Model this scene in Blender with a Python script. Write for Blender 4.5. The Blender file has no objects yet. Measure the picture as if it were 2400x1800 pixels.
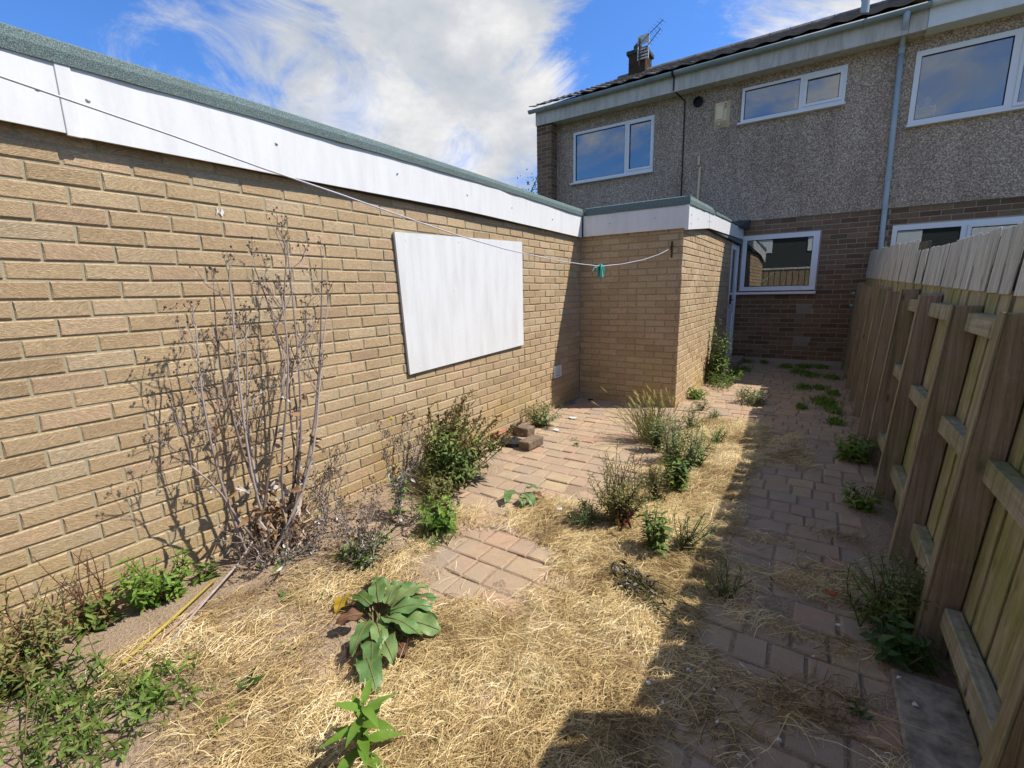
import bpy, math, random
import numpy as np
from mathutils import Vector, Matrix, noise

random.seed(7); rng = np.random.default_rng(11)
sc = bpy.context.scene
C = sc.collection
R = math.radians

# ---------------------------------------------------------------- camera
CAM = Vector((0.0, 0.0, 1.332))
RT = Vector((0.83547, 0.54910, -0.02177)); UP = Vector((-0.09030, 0.17625, 0.98020)); FW = Vector((-0.54206, 0.81696, -0.19683))
cam_d = bpy.data.cameras.new('camera'); cam = bpy.data.objects.new('camera', cam_d); C.objects.link(cam)
m = Matrix.Identity(4)
for i in range(3):
    m[i][0], m[i][1], m[i][2], m[i][3] = RT[i], UP[i], -FW[i], CAM[i]
cam.matrix_world = m
cam_d.sensor_fit = 'HORIZONTAL'; cam_d.sensor_width = 36.0; cam_d.lens = 16.105
cam_d.clip_start = 0.02; cam_d.clip_end = 2000
sc.camera = cam
FPX = 16.105 / 36 * 1024

def project(p):
    q = Vector(p) - CAM
    z = q.dot(FW)
    if z < 0.05: return None
    return 512 + FPX * q.dot(RT) / z, 384 - FPX * q.dot(UP) / z, z

# ---------------------------------------------------------------- world, sun, exposure
LIGHT = Vector((-0.65, -0.365, -1.0)).normalized()       # the way the sunlight travels
sun_el = math.asin(-LIGHT.z); sun_rot = math.atan2(-LIGHT.x, -LIGHT.y)
w = bpy.data.worlds.new('World'); sc.world = w; w.use_nodes = True
nt = w.node_tree; nt.nodes.clear()
def WN(t, **k):
    n = nt.nodes.new(t)
    for a, b in k.items(): setattr(n, a, b)
    return n
def wmath(op, a, b=None, c=None, clamp=False):
    n = WN('ShaderNodeMath', operation=op, use_clamp=clamp)
    for i, s in enumerate((a, b, c)):
        if s is None: continue
        if isinstance(s, (int, float)): n.inputs[i].default_value = s
        else: nt.links.new(s, n.inputs[i])
    return n.outputs[0]
sky = WN('ShaderNodeTexSky', sky_type='NISHITA', sun_disc=False)
sky.sun_elevation = sun_el; sky.sun_rotation = sun_rot
sky.air_density = 1.0; sky.dust_density = 0.6; sky.ozone_density = 2.2
tc = WN('ShaderNodeTexCoord')
def wnoise(scale, detail, rough, stretch=(1, 1, 1.7), dist=0.0):
    mp = WN('ShaderNodeMapping'); mp.inputs['Scale'].default_value = stretch
    nt.links.new(tc.outputs['Generated'], mp.inputs['Vector'])
    n = WN('ShaderNodeTexNoise'); n.inputs['Scale'].default_value = scale; n.inputs['Detail'].default_value = detail
    n.inputs['Roughness'].default_value = rough; n.inputs['Distortion'].default_value = dist
    nt.links.new(mp.outputs['Vector'], n.inputs['Vector'])
    return n.outputs['Fac']
def wblob(vec, lo, hi, wgt):
    d = WN('ShaderNodeVectorMath', operation='DOT_PRODUCT'); d.inputs[1].default_value = vec
    nt.links.new(tc.outputs['Generated'], d.inputs[0])
    mr = WN('ShaderNodeMapRange', interpolation_type='SMOOTHSTEP')
    nt.links.new(d.outputs['Value'], mr.inputs['Value'])
    mr.inputs['From Min'].default_value = math.cos(R(hi)); mr.inputs['From Max'].default_value = math.cos(R(lo))
    mr.inputs['To Min'].default_value = 0; mr.inputs['To Max'].default_value = wgt
    return mr.outputs['Result']
cover = wmath('ADD', wmath('MULTIPLY', wmath('SUBTRACT', wnoise(3.4, 14, 0.70, dist=1.2), 0.5), 1.9), 0.57)
for vec, lo, hi, wgt in [((-0.687, 0.622, 0.376), 4, 26, 0.33), ((-0.513, 0.731, 0.449), 3, 16, 0.14), ((-0.863, 0.434, 0.26), 2, 14, 0.14),
                         ((-0.458, 0.843, 0.283), 2, 10, 0.12), ((-0.863, 0.325, 0.387), 3, 14, -0.34), ((-0.300, 0.868, 0.398), 2, 11.5, -0.54),
                         ((-0.813, 0.451, 0.380), 1, 6, -0.10), ((-0.03, 0.915, 0.42), 5, 15, 0.30), ((0.05, -0.93, 0.36), 6, 26, 0.20)]:
    cover = wmath('ADD', cover, wblob(Vector(vec).normalized(), lo, hi, wgt))
mask = WN('ShaderNodeMapRange', interpolation_type='SMOOTHSTEP')
nt.links.new(cover, mask.inputs['Value'])
mask.inputs['From Min'].default_value = 0.40; mask.inputs['From Max'].default_value = 0.98
shade = WN('ShaderNodeValToRGB'); nt.links.new(wmath('ADD', wnoise(4.5, 8, 0.6), wmath('MULTIPLY', wnoise(1.5, 3, 0.5), 0.35)), shade.inputs['Fac'])
e = shade.color_ramp.elements
e[0].position = 0.46; e[0].color = (2.0, 2.25, 2.6, 1)
e[1].position = 0.86; e[1].color = (4.3, 4.2, 4.1, 1)
e2 = shade.color_ramp.elements.new(0.66); e2.color = (2.85, 2.95, 3.1, 1)
skyc = WN('ShaderNodeMix', data_type='RGBA', blend_type='MULTIPLY'); skyc.inputs[0].default_value = 1.0
nt.links.new(sky.outputs['Color'], skyc.inputs[6]); skyc.inputs[7].default_value = (0.34, 0.58, 0.92, 1)
mix = WN('ShaderNodeMix', data_type='RGBA')
nt.links.new(mask.outputs['Result'], mix.inputs[0]); nt.links.new(skyc.outputs[2], mix.inputs[6]); nt.links.new(shade.outputs['Color'], mix.inputs[7])
bg = WN('ShaderNodeBackground'); bg.inputs['Strength'].default_value = 0.15
nt.links.new(mix.outputs[2], bg.inputs['Color'])
wo = WN('ShaderNodeOutputWorld'); nt.links.new(bg.outputs['Background'], wo.inputs['Surface'])

sd = bpy.data.lights.new('sun', 'SUN'); sd.energy = 4.7; sd.angle = R(0.53); sd.color = (1.0, 0.955, 0.88)
so = bpy.data.objects.new('sun', sd); C.objects.link(so); so.location = (20, 12, 30)
so.rotation_euler = LIGHT.to_track_quat('-Z', 'Y').to_euler()
sc.view_settings.view_transform = 'Standard'; sc.view_settings.look = 'None'
sc.view_settings.exposure = 0.66; sc.view_settings.gamma = 1.0; sc.view_settings.use_curve_mapping = False
sc.cycles.max_bounces = 6; sc.cycles.transparent_max_bounces = 12
sc.cycles.caustics_reflective = False; sc.cycles.caustics_refractive = False

# ---------------------------------------------------------------- node material helper
class NM:
    def __init__(s, name, rough=0.85, spec=0.3):
        s.m = bpy.data.materials.new(name); s.m.use_nodes = True
        s.t = s.m.node_tree; s.b = s.t.nodes['Principled BSDF']
        s.b.inputs['Roughness'].default_value = rough; s.b.inputs['Specular IOR Level'].default_value = spec
    def n(s, t, **k):
        n = s.t.nodes.new(t)
        for a, b in k.items(): setattr(n, a, b)
        return n
    def l(s, a, b): s.t.links.new(a, b)
    def put(s, v, sock):
        if isinstance(v, (int, float)): sock.default_value = v
        elif isinstance(v, (tuple, list)): sock.default_value = tuple(v) + ((1,) if len(v) == 3 and sock.type == 'RGBA' else ())
        else: s.l(v, sock)
    def math(s, op, a, b=0.0, clamp=False):
        n = s.n('ShaderNodeMath', operation=op, use_clamp=clamp); s.put(a, n.inputs[0]); s.put(b, n.inputs[1]); return n.outputs[0]
    def coords(s, kind='Object'):
        return s.n('ShaderNodeTexCoord').outputs[kind]
    def world(s): return s.n('ShaderNodeNewGeometry').outputs['Position']
    def rnd(s, attr=False):
        if attr:
            return s.n('ShaderNodeAttribute', attribute_name='rnd').outputs['Fac']
        return s.n('ShaderNodeObjectInfo').outputs['Random']
    def map(s, vec, scale=(1, 1, 1), rot=(0, 0, 0), loc=(0, 0, 0)):
        n = s.n('ShaderNodeMapping'); s.l(vec, n.inputs['Vector']); s.put(loc, n.inputs['Location']); s.put(scale, n.inputs['Scale']); s.put(rot, n.inputs['Rotation']); return n.outputs[0]
    def noise(s, vec, scale, detail=4, rough=0.55, dist=0.0):
        n = s.n('ShaderNodeTexNoise'); s.l(vec, n.inputs['Vector']); n.inputs['Scale'].default_value = scale
        n.inputs['Detail'].default_value = detail; n.inputs['Roughness'].default_value = rough; n.inputs['Distortion'].default_value = dist
        return n.outputs['Fac']
    def voro(s, vec, scale, out='Distance', feature='F1'):
        n = s.n('ShaderNodeTexVoronoi', feature=feature); s.l(vec, n.inputs['Vector']); n.inputs['Scale'].default_value = scale; return n.outputs[out]
    def ramp(s, fac, stops):
        n = s.n('ShaderNodeValToRGB'); s.put(fac, n.inputs['Fac']); el = n.color_ramp.elements
        while len(el) < len(stops): el.new(0.5)
        for e, (p, c) in zip(el, stops):
            e.position = p; e.color = (c, c, c, 1) if isinstance(c, (int, float)) else tuple(c) + (1,)
        return n.outputs['Color']
    def mix(s, fac, a, b, mode='MIX'):
        n = s.n('ShaderNodeMix', data_type='RGBA', blend_type=mode); s.put(fac, n.inputs[0]); s.put(a, n.inputs[6]); s.put(b, n.inputs[7]); return n.outputs[2]
    def color(s, c): s.put(c, s.b.inputs['Base Color']); return s
    def bump(s, h, strength=0.3, dist=0.01):
        n = s.n('ShaderNodeBump'); n.inputs['Strength'].default_value = strength; n.inputs['Distance'].default_value = dist
        s.l(h, n.inputs['Height']); s.l(n.outputs[0], s.b.inputs['Normal']); return s

def sep(M, v):
    n = M.n('ShaderNodeSeparateXYZ'); M.l(v, n.inputs[0]); return n.outputs
def comb(M, x, y, z):
    n = M.n('ShaderNodeCombineXYZ'); M.put(x, n.inputs[0]); M.put(y, n.inputs[1]); M.put(z, n.inputs[2]); return n.outputs[0]

def brick_mat(name, stops, streak, attr, stain, sides=False, moss=False):
    """rusticated wire-cut brick; each brick takes its own tone"""
    M = NM(name, 0.92, 0.15)
    r = M.rnd(attr)
    co = M.coords('Object'); x, y, z = sep(M, co)
    if attr:                                     # joined bricks lie in wall coordinates
        x = M.math('ADD', x, y)
    off = M.math('MULTIPLY', r, 37.0)
    tilt = M.math('MULTIPLY', M.math('SUBTRACT', M.math('FRACT', M.math('MULTIPLY', r, 7.3)), 0.5), 1.3)
    zz = M.math('ADD', z, M.math('MULTIPLY', x, tilt))
    v = comb(M, M.math('ADD', M.math('MULTIPLY', x, 62.0), off), off, M.math('MULTIPLY', zz, 330.0))
    st = M.noise(v, 1.0, 5, 0.68, 0.9)
    base = M.ramp(r, stops)
    lines = M.ramp(st, [(0.36, 0.0), (0.52, 0.45), (0.68, 1.0)])
    c = M.mix(M.math('MULTIPLY', lines, streak), M.mix(1.0, base, (0.60, 0.56, 0.51), 'MULTIPLY'), M.mix(1.0, base, (1.50, 1.46, 1.38), 'MULTIPLY'))
    wp = M.world()
    big = M.noise(wp, 1.7, 5, 0.6)
    c = M.mix(M.math('MULTIPLY', M.ramp(big, [(0.40, 0.0), (0.70, 1.0)]), stain), c, M.mix(1.0, c, (0.66, 0.64, 0.62), 'MULTIPLY'))
    pale = M.noise(wp, 26.0, 3, 0.7)
    c = M.mix(M.ramp(pale, [(0.66, 0.0), (0.74, 0.55)]), c, (0.52, 0.46, 0.36))
    if moss:
        wz = sep(M, wp)[2]
        low = M.math('MULTIPLY', M.ramp(wz, [(0.0, 1.0), (0.55, 0.0)]), M.ramp(M.noise(wp, 3.0, 4, 0.6), [(0.42, 0.0), (0.62, 0.75)]))
        c = M.mix(low, c, M.mix(1.0, c, (1.02, 0.97, 0.55), 'MULTIPLY'))
    M.color(c)
    h = M.math('ADD', M.math('MULTIPLY', st, 1.0), M.math('MULTIPLY', M.noise(co, 300.0, 3, 0.7), 0.5))
    M.bump(h, 0.9, 0.006)
    return M.m

BUFF = [(0.0, (0.40, 0.296, 0.180)), (0.2, (0.50, 0.38, 0.235)), (0.4, (0.455, 0.335, 0.205)), (0.6, (0.53, 0.41, 0.26)), (0.75, (0.47, 0.375, 0.25)), (0.9, (0.55, 0.405, 0.265)), (1.0, (0.43, 0.31, 0.20))]
BROWN = [(0.0, (0.19, 0.122, 0.08)), (0.3, (0.255, 0.175, 0.115)), (0.6, (0.32, 0.225, 0.145)), (0.85, (0.27, 0.165, 0.107)), (1.0, (0.35, 0.25, 0.165))]
m_buff = brick_mat('buff_brick', BUFF, 0.85, False, 0.35, moss=True)
m_buff_s = brick_mat('buff_brick_rest', BUFF, 0.7, True, 0.35, moss=True)
m_brown = brick_mat('brown_brick', BROWN, 0.35, False, 0.5)
m_brown_s = brick_mat('brown_brick_rest', BROWN, 0.35, True, 0.5)

def simple(name, col, rough=0.8, spec=0.3, var=0.12, scale=20, bump=0.0, bscale=200, dist=0.002, metallic=0):
    M = NM(name, rough, spec); wp = M.world()
    n1 = M.noise(wp, scale, 5, 0.6)
    c = M.mix(M.ramp(n1, [(0.3, 0.0), (0.7, 1.0)]), tuple(k * (1 - var) for k in col), tuple(min(1, k * (1 + var)) for k in col))
    M.color(c); M.b.inputs['Metallic'].default_value = metallic
    if bump: M.bump(M.noise(wp, bscale, 3, 0.6), bump, dist)
    return M.m

def mortar_mat(name, col):
    M = NM(name, 0.95, 0.1); wp = M.world()
    n1 = M.noise(wp, 8, 6, 0.65); n2 = M.noise(wp, 220, 2, 0.6)
    c = M.mix(n1, tuple(k * 0.75 for k in col), tuple(k * 1.2 for k in col))
    c = M.mix(M.ramp(n2, [(0.55, 0.0), (0.8, 0.6)]), c, tuple(min(1, k * 1.6) for k in col))
    M.color(c); M.bump(n2, 0.6, 0.004); return M.m
m_mortar = mortar_mat('buff_mortar', (0.315, 0.272, 0.178))
m_mortar2 = mortar_mat('pale_mortar', (0.36, 0.31, 0.25))

def dirty_white(name, col, amount, streak=True, rough=0.45):
    M = NM(name, rough, 0.4); wp = M.world()
    v = M.map(wp, (9, 9, 1.5) if streak else (6, 6, 6))
    n1 = M.noise(v, 1.3, 6, 0.65); n2 = M.noise(wp, 60, 3, 0.6)
    d = M.math('MULTIPLY', M.ramp(M.math('ADD', M.math('MULTIPLY', n1, 0.8), M.math('MULTIPLY', n2, 0.2)), [(0.42, 0.0), (0.72, 1.0)]), amount)
    M.color(M.mix(d, col, tuple(k * f for k, f in zip(col, (0.52, 0.50, 0.45))))); return M.m
m_fascia = dirty_white('white_fascia', (0.62, 0.615, 0.60), 0.30)
m_fascia_old = dirty_white('old_painted_fascia', (0.52, 0.50, 0.45), 0.85, rough=0.7)
m_fascia_new = dirty_white('neighbour_fascia', (0.66, 0.70, 0.70), 0.18)
m_board = dirty_white('white_board', (0.60, 0.595, 0.58), 0.34, rough=0.55)
m_upvc = dirty_white('white_upvc', (0.72, 0.74, 0.75), 0.10, rough=0.3)

M = NM('mineral_felt', 0.9, 0.2); wp = M.world()
sp = M.noise(wp, 260, 2, 0.75); bgn = M.noise(wp, 3.5, 5, 0.6)
c = M.ramp(sp, [(0.30, (0.030, 0.048, 0.048)), (0.50, (0.105, 0.145, 0.142)), (0.66, (0.25, 0.31, 0.30))])
c = M.mix(M.math('MULTIPLY', M.ramp(bgn, [(0.45, 0.0), (0.7, 1.0)]), 0.4), c, (0.10, 0.125, 0.10))
M.color(c); M.bump(sp, 0.8, 0.004); m_felt = M.m

M = NM('pebble_dash', 0.95, 0.15); wp = M.world()
vd = M.voro(wp, 54); vc = M.voro(wp, 54, 'Color'); vx = sep(M, vc)[0]
c = M.ramp(vx, [(0.0, (0.38, 0.30, 0.225)), (0.45, (0.49, 0.395, 0.305)), (0.8, (0.585, 0.48, 0.38)), (1.0, (0.72, 0.62, 0.51))])
c = M.mix(M.ramp(vd, [(0.34, 0.0), (0.70, 1.0)]), c, (0.25, 0.195, 0.147))
big = M.noise(M.map(wp, (1.4, 1, 0.3)), 1.8, 7, 0.66)
c = M.mix(M.math('MULTIPLY', M.ramp(big, [(0.40, 0.0), (0.66, 1.0)]), 0.6), c, M.mix(1.0, c, (0.60, 0.57, 0.55), 'MULTIPLY'))
M.color(c); M.bump(M.math('SUBTRACT', 1.0, vd), 0.55, 0.009); m_render = M.m

def wood_mat(name, lo, hi, green, greenc=(0.12, 0.125, 0.03), axis=2):
    M = NM(name, 0.85, 0.2); co = M.coords('Object'); r = M.rnd(); wp = M.world()
    off = M.math('MULTIPLY', r, 50.0)
    x, y, z = sep(M, co)
    s = [(70, 70, 2.6), (70, 2.6, 70)][0 if axis == 2 else 1]
    v = comb(M, M.math('ADD', M.math('MULTIPLY', x, s[0]), off), M.math('ADD', M.math('MULTIPLY', y, s[1]), off), M.math('MULTIPLY', z, s[2]))
    g = M.noise(v, 1.0, 5, 0.6, 0.8)
    c = M.mix(M.ramp(g, [(0.3, 0.0), (0.72, 1.0)]), lo, hi)
    c = M.mix(M.math('MULTIPLY', M.math('SUBTRACT', r, 0.5), 0.5), c, (0.30, 0.26, 0.20))
    kn = M.voro(M.map(co, (11, 11, 4)), 1.0)
    c = M.mix(M.ramp(kn, [(0.05, 0.85), (0.16, 0.0)]), c, (0.045, 0.03, 0.02))
    if green:
        gn = M.noise(wp, 5.0, 5, 0.65)
        c = M.mix(M.math('MULTIPLY', M.ramp(gn, [(0.38, 0.0), (0.66, 1.0)]), green), c, greenc)
    st_ = M.noise(M.map(wp, (26, 26, 1.1)), 1.0, 6, 0.7)
    c = M.mix(M.ramp(st_, [(0.46, 0.0), (0.70, 0.75)]), c, M.mix(1.0, c, (0.42, 0.40, 0.38), 'MULTIPLY'))
    c = M.mix(M.ramp(M.noise(wp, 34, 5, 0.7), [(0.55, 0.0), (0.72, 0.5)]), c, M.mix(1.0, c, (1.5, 1.5, 1.45), 'MULTIPLY'))
    M.color(c); M.bump(M.math('ADD', g, M.math('MULTIPLY', M.noise(wp, 180, 3, 0.7), 0.5)), 0.9, 0.005); return M.m
m_post = wood_mat('fence_post_wood', (0.23, 0.165, 0.115), (0.41, 0.31, 0.22), 0.55, (0.23, 0.21, 0.085))
m_post_edge = wood_mat('fence_sawn_wood', (0.24, 0.19, 0.12), (0.38, 0.32, 0.215), 0.5, (0.20, 0.19, 0.07))
m_picket = wood_mat('fence_algae_board', (0.26, 0.215, 0.12), (0.50, 0.43, 0.27), 0.85, (0.25, 0.255, 0.07))
m_picket_top = wood_mat('fence_bleached_board', (0.36, 0.35, 0.29), (0.72, 0.71, 0.61), 0.3, (0.40, 0.41, 0.29))
m_gapshade = wood_mat('fence_gap_shade_wood', (0.03, 0.022, 0.016), (0.07, 0.052, 0.036), 0.3, (0.04, 0.04, 0.015))  # near-black, the shade in the picket gaps is put into this colour
m_rail = wood_mat('fence_rail_wood', (0.23, 0.20, 0.125), (0.46, 0.41, 0.30), 0.8, (0.19, 0.19, 0.06), axis=1)

M = NM('window_glass', 0.0, 0.5)
M.t.nodes.remove(M.b)
tr = M.n('ShaderNodeBsdfTransparent'); tr.inputs[0].default_value = (0.80, 0.84, 0.85, 1)
gl = M.n('ShaderNodeBsdfGlossy'); gl.inputs['Roughness'].default_value = 0.0; gl.inputs['Color'].default_value = (0.95, 0.95, 0.93, 1)
fr = M.n('ShaderNodeFresnel'); fr.inputs['IOR'].default_value = 1.52
fac = M.math('ADD', M.math('MULTIPLY', fr.outputs[0], 1.5), 0.12, True)
mx = M.n('ShaderNodeMixShader'); M.l(fac, mx.inputs[0]); M.l(tr.outputs[0], mx.inputs[1]); M.l(gl.outputs[0], mx.inputs[2])
M.l(mx.outputs[0], M.t.nodes['Material Output'].inputs['Surface']); m_glass = M.m

m_dark = simple('dark_rubber', (0.015, 0.015, 0.017), 0.7)
m_room = simple('room_wall', (0.17, 0.165, 0.16), 0.9, var=0.05, scale=2)
m_roomfloor = simple('room_dark', (0.05, 0.045, 0.04), 0.9)
m_gutter = simple('grey_gutter', (0.24, 0.29, 0.295), 0.5, 0.4, 0.18, 4)
m_pipe = simple('grey_downpipe', (0.33, 0.40, 0.42), 0.45, 0.4, 0.10, 5)
m_cream = simple('cream_plastic', (0.60, 0.50, 0.31), 0.5, 0.4, 0.08, 8)
m_creamlight = simple('cream_lens', (0.72, 0.58, 0.34), 0.35, 0.5, 0.05, 8)
m_whitepl = simple('white_plastic', (0.62, 0.62, 0.57), 0.5, 0.4, 0.08, 10)
m_tile = simple('concrete_tile', (0.17, 0.15, 0.135), 0.95, 0.1, 0.45, 6, 0.6, 120)
m_tiledark = simple('roof_underlay', (0.03, 0.028, 0.026), 0.95)
m_lead = simple('lead_flashing', (0.035, 0.045, 0.06), 0.6, 0.4, 0.2, 10)
m_metal = simple('aerial_metal', (0.06, 0.035, 0.04), 0.5, 0.5)
m_grille = simple('galvanised_cowl', (0.55, 0.57, 0.55), 0.45, 0.5, 0.1, 20)
m_cable = simple('black_cable', (0.02, 0.018, 0.018), 0.6)
m_soot = simple('chimney_cap', (0.06, 0.065, 0.06), 0.95, 0.1, 0.3, 9)
m_rust = simple('rusty_iron', (0.075, 0.03, 0.018), 0.8, 0.3, 0.4, 40)
m_airbrick = simple('terracotta_grey', (0.27, 0.235, 0.19), 0.9, 0.15, 0.2, 30)
m_cord = simple('washing_line', (0.45, 0.43, 0.48), 0.5, 0.3, 0.1, 30)
m_peg = simple('green_plastic', (0.03, 0.33, 0.26), 0.45, 0.4, 0.1, 40)
m_mint = simple('mint_plastic', (0.16, 0.36, 0.27), 0.5, 0.4, 0.05, 40)
m_concrete = simple('slab_concrete', (0.24, 0.20, 0.145), 0.95, 0.15, 0.5, 22, 0.6, 130, 0.004)

# ---------------------------------------------------------------- mesh collector
class G:
    def __init__(s): s.v = []; s.f = []; s.a = []
    def add(s, vs, fs, r=0.5):
        o = len(s.v); s.v.extend(vs); s.f.extend([tuple(i + o for i in f) for f in fs]); s.a.extend([r] * len(vs)); return s
    def box(s, x0, x1, y0, y1, z0, z1, r=0.5):
        return s.add([(x0, y0, z0), (x1, y0, z0), (x1, y1, z0), (x0, y1, z0), (x0, y0, z1), (x1, y0, z1), (x1, y1, z1), (x0, y1, z1)],
                     [(0, 3, 2, 1), (4, 5, 6, 7), (0, 1, 5, 4), (1, 2, 6, 5), (2, 3, 7, 6), (3, 0, 4, 7)], r)
    def bbox(s, x0, x1, y0, y1, z0, z1, b=0.004, r=0.5):
        """box with chamfered edges"""
        vs = []; idx = {}
        for i, X in enumerate((x0, x1)):
            for j, Y in enumerate((y0, y1)):
                for k, Z in enumerate((z0, z1)):
                    sx, sy, sz = (1 if i == 0 else -1), (1 if j == 0 else -1), (1 if k == 0 else -1)
                    for ax in range(3):
                        p = [X + sx * b, Y + sy * b, Z + sz * b]; p[ax] = (X, Y, Z)[ax]
                        idx[(i, j, k, ax)] = len(vs); vs.append(tuple(p))
        fs = []
        cyc = [(0, 0), (1, 0), (1, 1), (0, 1)]
        for i in (0, 1):
            q = [idx[(i, a, c, 0)] for a, c in cyc]; fs.append(tuple(q if i else q[::-1]))
            q = [idx[(a, i, c, 1)] for a, c in cyc]; fs.append(tuple(q[::-1] if i else q))
            q = [idx[(a, c, i, 2)] for a, c in cyc]; fs.append(tuple(q if i else q[::-1]))
        for a in (0, 1):
            for c in (0, 1):
                fs.append((idx[(a, c, 0, 0)], idx[(a, c, 1, 0)], idx[(a, c, 1, 1)], idx[(a, c, 0, 1)]))
                fs.append((idx[(a, 0, c, 0)], idx[(a, 1, c, 0)], idx[(a, 1, c, 2)], idx[(a, 0, c, 2)]))
                fs.append((idx[(0, a, c, 1)], idx[(1, a, c, 1)], idx[(1, a, c, 2)], idx[(0, a, c, 2)]))
        for i in (0, 1):
            for j in (0, 1):
                for k in (0, 1): fs.append((idx[(i, j, k, 0)], idx[(i, j, k, 1)], idx[(i, j, k, 2)]))
        return s.add(vs, fs, r)
    def tube(s, path, rad, n=5, r=0.5, cap=True):
        path = [Vector(p) for p in path]
        if not isinstance(rad, (list, tuple)): rad = [rad] * len(path)
        vs = []; ref = None
        for i, p in enumerate(path):
            d = (path[min(i + 1, len(path) - 1)] - path[max(i - 1, 0)])
            d = d.normalized() if d.length > 1e-9 else Vector((0, 0, 1))
            if ref is None: ref = Vector((1, 0, 0)) if abs(d.x) < 0.8 else Vector((0, 1, 0))
            u = d.cross(ref).normalized(); q = d.cross(u); ref = -q if False else u.cross(d)
            for k in range(n):
                an = 2 * math.pi * k / n
                vs.append(tuple(p + (u * math.cos(an) + q * math.sin(an)) * rad[i]))
        fs = []
        for i in range(len(path) - 1):
            for k in range(n):
                fs.append((i * n + k, i * n + (k + 1) % n, (i + 1) * n + (k + 1) % n, (i + 1) * n + k))
        if cap:
            fs.append(tuple(range(n - 1, -1, -1))); fs.append(tuple((len(path) - 1) * n + k for k in range(n)))
        return s.add(vs, fs, r)
    def leaf(s, base, d, up, L, W, r=0.5, droop=0.3, fold=0.25, segs=3, shape=0, wave=0.0):
        """a blade with a midrib, folded along it and drooping towards the tip"""
        base = Vector(base); d = Vector(d).normalized(); up = Vector(up)
        side = d.cross(up)
        side = side.normalized() if side.length > 1e-4 else d.orthogonal().normalized()
        nrm = side.cross(d).normalized()
        vs = []
        for i in range(segs + 1):
            t = i / segs
            if shape == 0: hw = math.sin(math.pi * min(1, t * 0.93 + 0.07) ** 0.75) * 0.5
            elif shape == 1: hw = (0.5 * math.sin(math.pi * (0.08 + 0.92 * t) ** 1.35)) if t < 1 else 0.02
            else: hw = 0.5 * (1 - t) + 0.03
            hw *= W
            c = base + d * (L * t) + nrm * (-droop * L * t * t)
            wv = wave * W * math.sin(9 * t + r * 20)
            vs += [tuple(c - side * hw + nrm * (fold * hw + wv)), tuple(c), tuple(c + side * hw + nrm * (fold * hw - wv))]
        fs = []
        for i in range(segs):
            a = i * 3
            fs += [(a, a + 1, a + 4, a + 3), (a + 1, a + 2, a + 5, a + 4)]
        return s.add(vs, fs, r)
    def mesh(s, name, mat, off=(0, 0, 0), smooth=False):
        me = bpy.data.meshes.new(name)
        ox, oy, oz = off
        me.from_pydata([(x - ox, y - oy, z - oz) for x, y, z in s.v], [], s.f)
        at = me.attributes.new('rnd', 'FLOAT', 'POINT'); at.data.foreach_set('value', np.array(s.a, dtype=np.float32))
        for mm in (mat if isinstance(mat, (list, tuple)) else [mat]): me.materials.append(mm)
        if smooth: me.polygons.foreach_set('use_smooth', [True] * len(me.polygons))
        return me
    def build(s, name, mat, parent=None, smooth=False, kind=None, label=None):
        off = origin(parent) if parent else Vector((0, 0, 0))
        o = bpy.data.objects.new(name, s.mesh(name, mat, off, smooth)); C.objects.link(o)
        if parent: o.parent = parent
        if kind: o['kind'] = kind
        if label: o['label'] = label
        return o

def origin(o):
    p = Vector((0, 0, 0))
    while o: p = p + o.location; o = o.parent
    return p
def thing(name, label, cat, loc=(0, 0, 0), group=None):
    o = bpy.data.objects.new(name, None); C.objects.link(o); o.location = loc; o.empty_display_size = 0.1
    o['label'] = label; o['category'] = cat
    if group: o['group'] = group
    return o
def tag(o, label, cat, group=None):
    o['label'] = label; o['category'] = cat
    if group: o['group'] = group
    return o
def struct(o, kind='structure'):
    o['kind'] = kind; return o
def put(name, me, parent, pos, rotz=0.0):
    o = bpy.data.objects.new(name, me); C.objects.link(o); o.parent = parent
    o.location = Vector(pos) - origin(parent); o.rotation_euler = (0, 0, rotz); return o

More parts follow.
